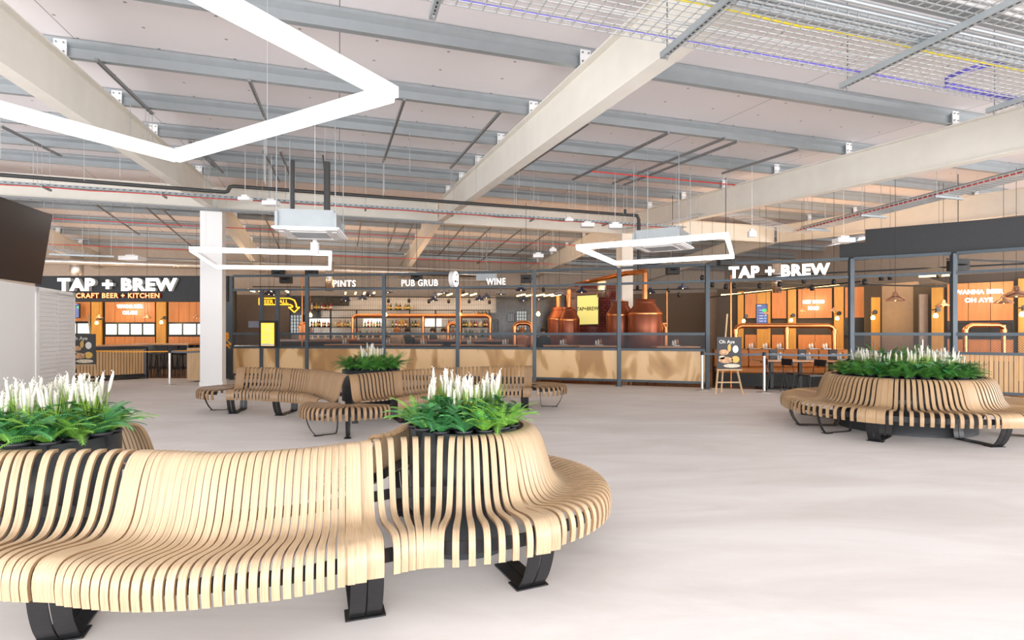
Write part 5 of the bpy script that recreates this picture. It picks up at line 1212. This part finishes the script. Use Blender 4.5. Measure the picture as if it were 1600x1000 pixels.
# people at the bar
def person(p, label, shirt, hair, seat_z=0, lean=0, face=1):
    """one continuous skinned body"""
    hipz = .95+seat_z; V = [(0, 0, hipz), (0, 0, hipz+.22), (0, -.01, hipz+.45), (0, -.01, hipz+.54), (0, -.02, hipz+.62), (0, -.02, hipz+.76)]
    R = [(.15, .11), (.14, .10), (.18, .11), (.06, .06), (.075, .09), (.07, .085)]; E_ = [(0, 1), (1, 2), (2, 3), (3, 4), (4, 5)]
    def add(v, r, e): V.append(v); R.append((r, r)); E_.append((e, len(V)-1)); return len(V)-1
    for s in (-1, 1):
        a = add((s*.19, 0, hipz+.44), .06, 2); a = add((s*.25, -.06, hipz+.18), .045, a); a = add((s*.17, -.28, hipz+.12), .035, a); a = add((s*.14, -.36, hipz+.13), .03, a)
        a = add((s*.10, 0, hipz-.08), .09, 0); a = add((s*.11, -.03, hipz-.48), .065, a); a = add((s*.11, .0, .10), .045, a); add((s*.11, -.14, .04), .035, a)
    me = bpy.data.meshes.new('person'); me.from_pydata(V, E_, []); o = bpy.data.objects.new('person', me); C.objects.link(o); o.location = p
    sk = o.modifiers.new('skin', 'SKIN'); 
    for i, r in enumerate(R): me.skin_vertices[0].data[i].radius = r
    me.skin_vertices[0].data[0].use_root = True
    ss = o.modifiers.new('sub', 'SUBSURF'); ss.levels = 1; ss.render_levels = 1; me.materials.append(M['skin']); tag(o, label, 'person')
    b = MB(); hz = hipz+.71; b.lathe([(.098, -.06), (.115, .0), (.105, .06), (.07, .10), (0, .115)], (0, .012, hz), 14); b.build('hair', hair, o, world=False)
    b = MB(); b.lathe([(.175, -.02), (.175, .15), (.20, .33), (.215, .44), (.13, .51), (.075, .53)], (0, 0, hipz), 14)
    for s in (-1, 1): b.tube([(s*.19, 0, hipz+.45), (s*.25, -.06, hipz+.2), (s*.19, -.22, hipz+.13)], .06, 8)
    b.build('shirt', shirt, o, world=False)
    b = MB(); b.lathe([(.175, -.05), (.178, .02)], (0, 0, hipz), 14)
    for s in (-1, 1): b.tube([(s*.10, 0, hipz-.02), (s*.11, -.03, hipz-.46), (s*.11, 0, .12)], .09, 8, 0, True, [.105, .08, .065])
    b.build('trousers', M['black'], o, world=False)
    for s in (-1, 1): b = MB(); b.lathe([(0, -.012), (.012, 0), (0, .012)], (s*.035, -.105, hipz+.70), 6); b.build('eye', M['black'], o, world=False)
    return o
for x, d, lab, sh, ha in ((620, 19.9, 'person with ginger hair in a beige top at the bar', 'beige', 'hairr'), (637, 20.2, 'person with dark hair in dark clothes standing left at the bar', 'shirt', 'hairb'), (676, 22.3, 'person in black behind the bar counter', 'shirt', 'hairb'), (693, 22.4, 'person with brown hair behind the bar, right of the one in black', 'beige', 'hairb'), (816, 19.6, 'person with ginger hair in a rust top under the short copper frame', 'rust', 'hairr'), (849, 19.4, 'person in dark clothes left of the small copper tanks', 'shirt', 'hairb')):
    o = person(GX(x, d), lab, M[sh], M[ha]); o.scale = (.95, .95, .93); o.rotation_euler = (0, 0, PI if 'behind' not in lab else 0)
# glasses on the bar: small things on the counter
random.seed(3)
G0 = None
for k in range(22):
    x = 484+k*12.5+random.uniform(-3, 3); f_ = (x-440)/350; d = 21.2-.8*f_; p = GX(x, d+.1); p.z = 1.2; L_ = 'small glass on the bar counter'
    if G0 is None:
        b = MB(); b.lathe([(0, 0), (.03, 0), (.04, .14), (.037, .14), (.03, .01)], (0, 0, 0), 10); G0 = tag(b.build('beer_glass', mat('glassware', (.75, .62, .45), .1, coat=.6), loc=(0, 0, 0)), L_, 'glass', 'glasses on the bar counter'); G0.location = p
    else: r = G0.copy(); C.objects.link(r); r.location = p
for x, d, lab in ((488, 20.9, 'left of the pints bay'), (560, 20.7, 'in the pints bay'), (627, 20.6, 'beside the ginger haired person'), (705, 20.5, 'by the wine post')):
    p = GX(x, d); p.z = 1.2; t = thing('beer_tap', 'polished beer tap tower on the bar '+lab, 'beer tap', p)
    b = MB(); b.lathe([(.06, 0), (.035, .03), (.03, .32), (.05, .36), (0, .38)], p, 12); b.build('tower', M['steel'], t)
    for s in (-1, 0, 1): b = MB(); b.tube([p+Vector((s*.06, -.04, .28)), p+Vector((s*.07, -.09, .42))], .012, 6); b.build('handle', M['bot'][4] if s else M['blk'], t)

# ================================================================ PANELLED DINING WALLS
def panel_wall(px0, d0, px1, d1, z1, items, name, slits, neon=None):
    """items: (px a, px b, kind, y bottom)"""
    p, q = GX(px0, d0), GX(px1, d1); n_ = (q-p).normalized(); nb_ = Vector((-n_.y, n_.x, 0))
    def at(x):       # point of the wall line on pixel column x
        r = (x-800)/F; t_ = (r*p.y-p.x)/(n_.x-r*n_.y); return p+n_*t_
    b = MB(); slab(b, p+nb_*.06, q+nb_*.06, .15, 0, z1+.1, nb_); struct(b, name, M['dark'])
    for a, c, kind, z0, zt_ in items:
        A_, B2 = at(a), at(c)
        if kind in ('panel', 'low'):
            t = thing('wall_panel', 'orange plywood wall panel', 'panel', A_); L = (B2-A_).length; k = max(1, round(L/.42))
            for j in range(k): b = MB(); slab(b, A_.lerp(B2, j/k)+n_*.006, A_.lerp(B2, (j+1)/k)-n_*.006, -.03, z0, zt_, nb_); b.build('board', M['panel'], t)
            yield t, a, c, z0, zt_, kind
        elif kind == 'pil':
            b = MB(); slab(b, A_, B2, -.07, z0, zt_, nb_); t = tag(b.build('wall_panel', M['yply']), 'honey coloured plywood pilaster', 'panel'); yield t, a, c, z0, zt_, kind
        elif kind == 'win':
            t = bpy.data.objects.new('window_%d' % random.randrange(10, 999), None); C.objects.link(t); t.location = A_; tag(t, kind='structure'); k = max(1, round((B2-A_).length/.5))
            b = MB(); slab(b, A_, B2, -.01, z0, zt_, nb_); b.build('pane', M['glass'] if slits else M['black'], t)
            b = MB()
            for j in range(k+1): c_ = A_.lerp(B2, j/k); slab(b, c_-n_*.02, c_+n_*.02, -.04, z0, zt_, nb_)
            for z in (z0, zt_): b.bar(A_+Vector((0, 0, z))-nb_*.02, B2+Vector((0, 0, z))-nb_*.02, .06, .05)
            b.build('window_frame', M['blk'], t)
def wl(gen, labs):
    i = 0
    for t, a, c, z0, z1, kind in gen: t['label'] = labs[i]; i += 1
# right dining room, left wall (d about 19.5 to 17)
d = 19
wl(panel_wall(1120, 20.6, 1357, 18.4, 3.0, [
    (1153, 1162, 'pil', .4, 2.95), (1164, 1183, 'panel', 1.98, 2.93), (1183, 1204, 'pil', .4, 2.96), (1206, 1229, 'panel', 1.96, 2.94), (1231, 1244, 'pil', .4, 2.97), (1247, 1300, 'panel', 1.96, 2.97), (1303, 1318, 'pil', .4, 3.0), (1320, 1352, 'panel', 1.96, 2.98),
    (1164, 1183, 'low', .9, 1.38), (1206, 1229, 'low', .9, 1.38), (1247, 1300, 'low', .9, 1.38), (1320, 1352, 'win', 1.38, 1.92)], 'wall_dining', False),
   ['leftmost honey plywood pilaster in the right dining room', 'orange plywood panel left of the blue screen', 'honey plywood strip behind the blue screen', 'orange plywood panel right of the blue screen', 'honey plywood pilaster with the middle wall light', 'wide orange plywood panel carrying the good food neon', 'honey plywood pilaster with the right wall light of the booth room', 'orange plywood panel right of the booth room pilasters', 'low orange panel left of the blue screen', 'low orange panel right of the blue screen', 'low orange panel below the good food neon'])
# doors and taupe wall
wallseg('wall_taupe', 1378, 1430, 17.2, 16.2, 0, 2.95, M['plaster'])
wallseg('wall_dark', 1350, 1382, 17.8, 17.2, 0, 2.95, M['dark']); wallseg('wall_dark', 1427, 1462, 16.2, 15.6, 0, 2.85, M['dark'])
for i, (a, c, d, lab) in enumerate(((1359, 1372, 17.3, ''), (1433, 1448, 15.9, ''))):
    t = bpy.data.objects.new('door_%d' % (i+1), None); C.objects.link(t); t.location = GX(a, d); tag(t, kind='structure')
    b = MB(); b.box((GX(a, d).x, d-.1, 0), (GX(c, d).x, d-.06, 2.55)); b.build('leaf', M['yply'] if i == 0 else M['plaster'], t)
    b = MB(); b.bar((GX(a, d).x+.05, d-.14, .95), (GX(a, d).x+.05, d-.14, 1.25), .02, .02); b.build('handle', M['steel'], t)
wl(panel_wall(1453, 15.7, 1680, 13.7, 2.95, [
    (1456, 1475, 'pil', .2, 2.72), (1480, 1584, 'panel', 1.78, 2.80), (1591, 1610, 'pil', .2, 2.85), (1614, 1670, 'panel', 1.78, 2.85), (1480, 1584, 'low', .7, 1.28), (1482, 1583, 'win', 1.30, 1.74)], 'wall_right_dining', False),
   ['honey plywood pilaster left of the wanna beer neon', 'wide orange panel carrying the right wanna beer neon', 'honey plywood pilaster at the right picture edge', 'orange panel cut by the right picture edge', 'low orange panel behind the batten fence'])
# kitchen shop at the left
wl(panel_wall(60, 21.8, 365, 21.2, 2.95, [
    (100, 142, 'panel', 1.90, 2.72), (145, 161, 'pil', .9, 2.74), (165, 243, 'panel', 1.86, 2.72), (246, 261, 'pil', .9, 2.74), (264, 330, 'panel', 1.86, 2.72),
    (100, 142, 'low', .95, 1.30), (165, 243, 'low', .98, 1.30), (264, 330, 'low', .98, 1.30), (100, 142, 'win', 1.40, 1.84), (165, 243, 'win', 1.36, 1.82), (264, 330, 'win', 1.36, 1.82)], 'wall_kitchen', True),
   ['orange plywood panel beside the kiosk in the left shop', 'honey plywood pilaster with the left wall light of the left shop', 'wide orange panel carrying the left wanna beer neon', 'honey plywood pilaster with the right wall light of the left shop', 'orange plywood panel beside the white column', 'low orange panel beside the kiosk', 'low orange panel under the left neon', 'low orange panel beside the white column'])
# wall lights
def wall_light(x, y, d, label, pw=9):
    p = PD(x, y, d); t = thing('wall_light', label, 'wall light', p); b = MB(); b.lathe([(0, 0), (.05, .01), (.06, .06), (.04, .11), (.02, .13)], p-Vector((0, 0, .05)), 12); b.build('bulb', M['bulb'], t)
    b = MB(); b.tube([p+Vector((0, 0, .07)), p+Vector((.0, 0, .14)), p+Vector((.08, .05, .18)), p+Vector((.10, .25, .18))], .015, 6); disc(b, p+Vector((.10, .05, .18)), Vector((0, 1, 0)), .07, .03, 0, 14); b.build('bracket', M['blk'], t)
    point('wall_light_glow', p+Vector((0, -.1, -.02)), pw, (1, .62, .2), .05)
for a in ((1162, 502, 19.3, 'wall light with glowing bulb at the left end of the booth room'), (1236, 501, 18.9, 'wall light with glowing bulb on the middle pilaster of the booth room'), (1308, 498, 18.2, 'wall light with glowing bulb on the right pilaster of the booth room'), (1364, 497, 16.8, 'wall light beside the narrow door of the right dining room'), (1462, 494, 14.9, 'wall light left of the wanna beer neon at the right'), (1597, 492, 13.9, 'wall light at the right picture edge'), (151, 505, 21.0, 'wall light on the left pilaster of the left shop'), (252, 504, 20.9, 'wall light on the right pilaster of the left shop')): wall_light(*a)
# neon words
def neon(lines, px, ys, d, rz, label, wds, hpx):
    t = thing('neon_sign', label, 'sign', PD(px, ys[-1], d), rz)
    for s, y, wd in zip(lines, ys, wds):
        p = PD(px, y, d); sz = hpx*d/F/.7; o = text(s, sz, .03, 'lettering', M['neon'], t, (0, 0, p.z-t.location.z), 0, .012, 1.05, 'CENTER', False)
        xs_ = [v.co.x for v in o.data.vertices]; sc = wd*d/F/(max(xs_)-min(xs_))
        for v in o.data.vertices: v.co.x *= sc
        split_letters(o, t)
neon(('WANNA BEER', 'OH AYE'), 203, (481, 491), 21.2, 0, 'white neon words WANNA BEER OH AYE on the orange panel of the left shop', (40, 22), 5)
neon(('REET GOOD', 'FOOD'), 1271, (474, 484), 18.9, -.30, 'white neon words REET GOOD FOOD in the right booth room', (30, 15), 5)
neon(('WANNA BEER', 'OH AYE'), 1529, (459, 472), 14.6, -.44, 'white neon words WANNA BEER OH AYE nearest the right picture edge', (60, 34), 6.5)
# blue screens
def bscreen(x0, x1, y0, y1, d, label, rz=0):
    p = PD((x0+x1)/2, y1, d); w_ = (x1-x0)*d/F; h = (y1-y0)*d/F; t = thing('menu_screen', label, 'screen', p, rz)
    b = MB(); b.box((-w_/2, 0, 0), (w_/2, .06, h)); b.build('housing', M['tvframe'], t, world=False)
    b = MB(); b.box((-w_/2+.02, -.004, .02), (w_/2-.02, 0, h-.02)); b.build('display', M['blue'], t, world=False)
    b = MB()
    for k in range(7):
        z = h*.08+k*h*.11; b.box((-w_*.38, -.007, z), (-w_*.30, -.005, z+h*.04), 1); b.box((-w_*.22, -.007, z), (w_*.1, -.005, z+h*.02), 0); b.box((w_*.2, -.007, z), (w_*.36, -.005, z+h*.02), 0)
    b.box((w_*.05, -.008, h*.68), (w_*.4, -.006, h*.80), 2); b.box((-w_*.4, -.007, h*.92), (-w_*.05, -.005, h*.95), 0)
    b.build('menu_lines', [M['ltext'], M['bot'][4], M['green']], t, world=False)
bscreen(1182, 1199, 475, 514, 16.9, 'tall blue menu screen with a green square in the booth room', -.25)
bscreen(117, 124, 474, 497, 21.35, 'narrow dark blue menu screen beside the kiosk')
# booth seating
def booth(px0, d0, px1, d1, label, zb_=1.05):
    p, q = GX(px0, d0), GX(px1, d1); n_ = (q-p).normalized(); nb_ = Vector((-n_.y, n_.x, 0)); t = thing('booth_bench', label, 'booth', p); L = (q-p).length; k = round(L/.9)
    for j in range(k):
        a, c = p.lerp(q, j/k)+n_*.008, p.lerp(q, (j+1)/k)-n_*.008
        b = MB(); slab(b, a, c, .14, .5, zb_, nb_); o = b.build('backrest', M['leather'], t); bv = o.modifiers.new('b', 'BEVEL'); bv.width = .03; bv.segments = 2
    b = MB(); slab(b, p, q, -.5, .36, .50, nb_); o = b.build('seat_cushion', M['leather'], t); bv = o.modifiers.new('b', 'BEVEL'); bv.width = .035; bv.segments = 2
    b = MB(); slab(b, p, q, -.45, .0, .36, nb_); b.build('plinth', M['black'], t)
    b = MB(); slab(b, p+nb_*.14, q+nb_*.14, .06, 0, zb_+.01, nb_); b.build('back_board', M['dark'], t)
booth(1116, 15.5, 1335, 15.1, 'long tan leather booth bench in the right dining room', .98)
for i, (x, lab) in enumerate(((1205, 'left one'), (1250, 'middle one'), (1298, 'one nearest the round planter'))):
    p = GX(x, 14.35-.1*i); t = table(p, 'wooden dining table at the tan booth, '+lab, .38, .76)
    c = p+Vector((.05, 0, .76)); t = thing('menu_holder', 'black menu holder on the booth table, '+lab, 'menu', c); b = MB(); b.box((c.x-.10, c.y-.03, c.z), (c.x+.10, c.y+.03, c.z+.26)); b.build('card', M['chalk'], t); b = MB(); b.box((c.x-.05, c.y-.033, c.z+.13), (c.x+.05, c.y-.03, c.z+.16)); b.build('print', M['card'], t)
    c2 = p+Vector((.24, 0, .76)); caddy(c2, 'condiment caddy beside the menu on the booth table, '+lab, None)
def chair(p, rz, label):
    t = thing('dining_chair', label, 'chair', p, rz); b = MB(); b.box((-.21, -.21, .44), (.21, .21, .47)); b.build('seat', M['blk'], t, world=False)
    for sx in (-1, 1):
        b = MB(); b.tube([(sx*.2, -.24, 0), (sx*.19, -.17, .44)], .012, 6); b.build('leg', M['blk'], t, world=False); b = MB(); b.tube([(sx*.2, .26, 0), (sx*.19, .18, .44), (sx*.19, .24, .82)], .012, 6); b.build('leg', M['blk'], t, world=False)
    b = MB(); b.box((-.19, .22, .66), (.19, .245, .82)); b.build('backrest', M['blk'], t, world=False)
chair(GX(1213, 13.6), 1.3, 'black metal dining chair left of the tables before the tan booth'); chair(GX(1243, 13.5), 1.75, 'black metal dining chair in the middle before the tan booth'); chair(GX(1268, 13.0), -1.4, 'black metal dining chair beside the round planter bench')
# row of small things on the ledge behind the booth
for k in range(7):
    p = GX(1166+k*22, 15.9); p.z = 0; t = thing('table_behind', '', 'x', p) if False else None
table(GX(1200, 17.2), 'wooden table behind the tan booth, left one', .7, .95); table(GX(1285, 16.9), 'wooden table behind the tan booth, right one', .7, .95)
for k in range(6):
    c = GX(1175+k*22+(6 if k > 2 else 0), 17.1-.05*k); c.z = .95
    if abs((c.x-GX(1200, 17.2).x)) < .65 or abs((c.x-GX(1285, 16.9).x)) < .65: caddy(c, 'condiment caddy on the tables behind the tan booth', 'caddies behind the tan booth')

# left shop: slatted counter, high table, host stand
t = thing('slatted_counter', 'counter faced with timber slats in a black frame in the left shop', 'counter', GX(190, 16.9)); p, q = GX(118, 16.2), GX(228, 17.6); n_ = (q-p).normalized(); nb_ = Vector((-n_.y, n_.x, 0)); L = (q-p).length
b = MB(); slab(b, p+nb_*.03, q+nb_*.03, .6, .05, .98, nb_); b.build('carcass', M['black'], t)
b = MB(); k = .04
while k < L-.06: slab(b, p+n_*k, p+n_*(k+.062), .03, .16, .93, nb_); k += .078
b.build('slat_front', M['batten'], t)
b = MB(); b.bar(p+Vector((0, 0, .99)), q+Vector((0, 0, .99)), .1, .09); b.bar(p+Vector((0, 0, .09)), q+Vector((0, 0, .09)), .08, .09); b.bar(q, q+Vector((0, 0, 1.0)), .08, .08); b.build('frame', M['blk'], t)
b = MB(); slab(b, p-nb_*.05, q-nb_*.05, .75, 1.04, 1.08, nb_); b.build('worktop', M['tabletop'], t)
p = GX(262, 18.8); t = thing('high_table', 'long high wooden table with stools in the left shop', 'table', p); b = MB(); b.box((p.x-1.0, p.y-.35, 1.04), (p.x+.9, p.y+.35, 1.09)); b.build('table_top', M['tabletop'], t)
for sx in (-.95, .85): b = MB(); b.box((p.x+sx-.03, p.y-.3, 0), (p.x+sx+.03, p.y-.24, 1.04)); b.box((p.x+sx-.03, p.y+.24, 0), (p.x+sx+.03, p.y+.3, 1.04)); b.build('leg', M['blk'], t)
b = MB(); p = GX(318, 16.6); b.box((p.x-.32, p.y-.3, .06), (p.x+.3, p.y+.3, 1.0)); o = tag(b.build('host_stand', M['lwood']), 'pale timber host stand half behind the white column', 'host stand')
t = thing('server_station', 'pale server station behind the first fence bay', 'counter', GX(385, 18.2)); p = GX(385, 18.2); b = MB(); b.box((p.x-.6, p.y, 0), (p.x+.55, p.y+.5, 1.0)); b.build('body', M['lwood'], t); b = MB(); b.box((p.x-.65, p.y-.05, 1.0), (p.x+.6, p.y+.55, 1.04)); b.build('worktop', M['steel'], t)
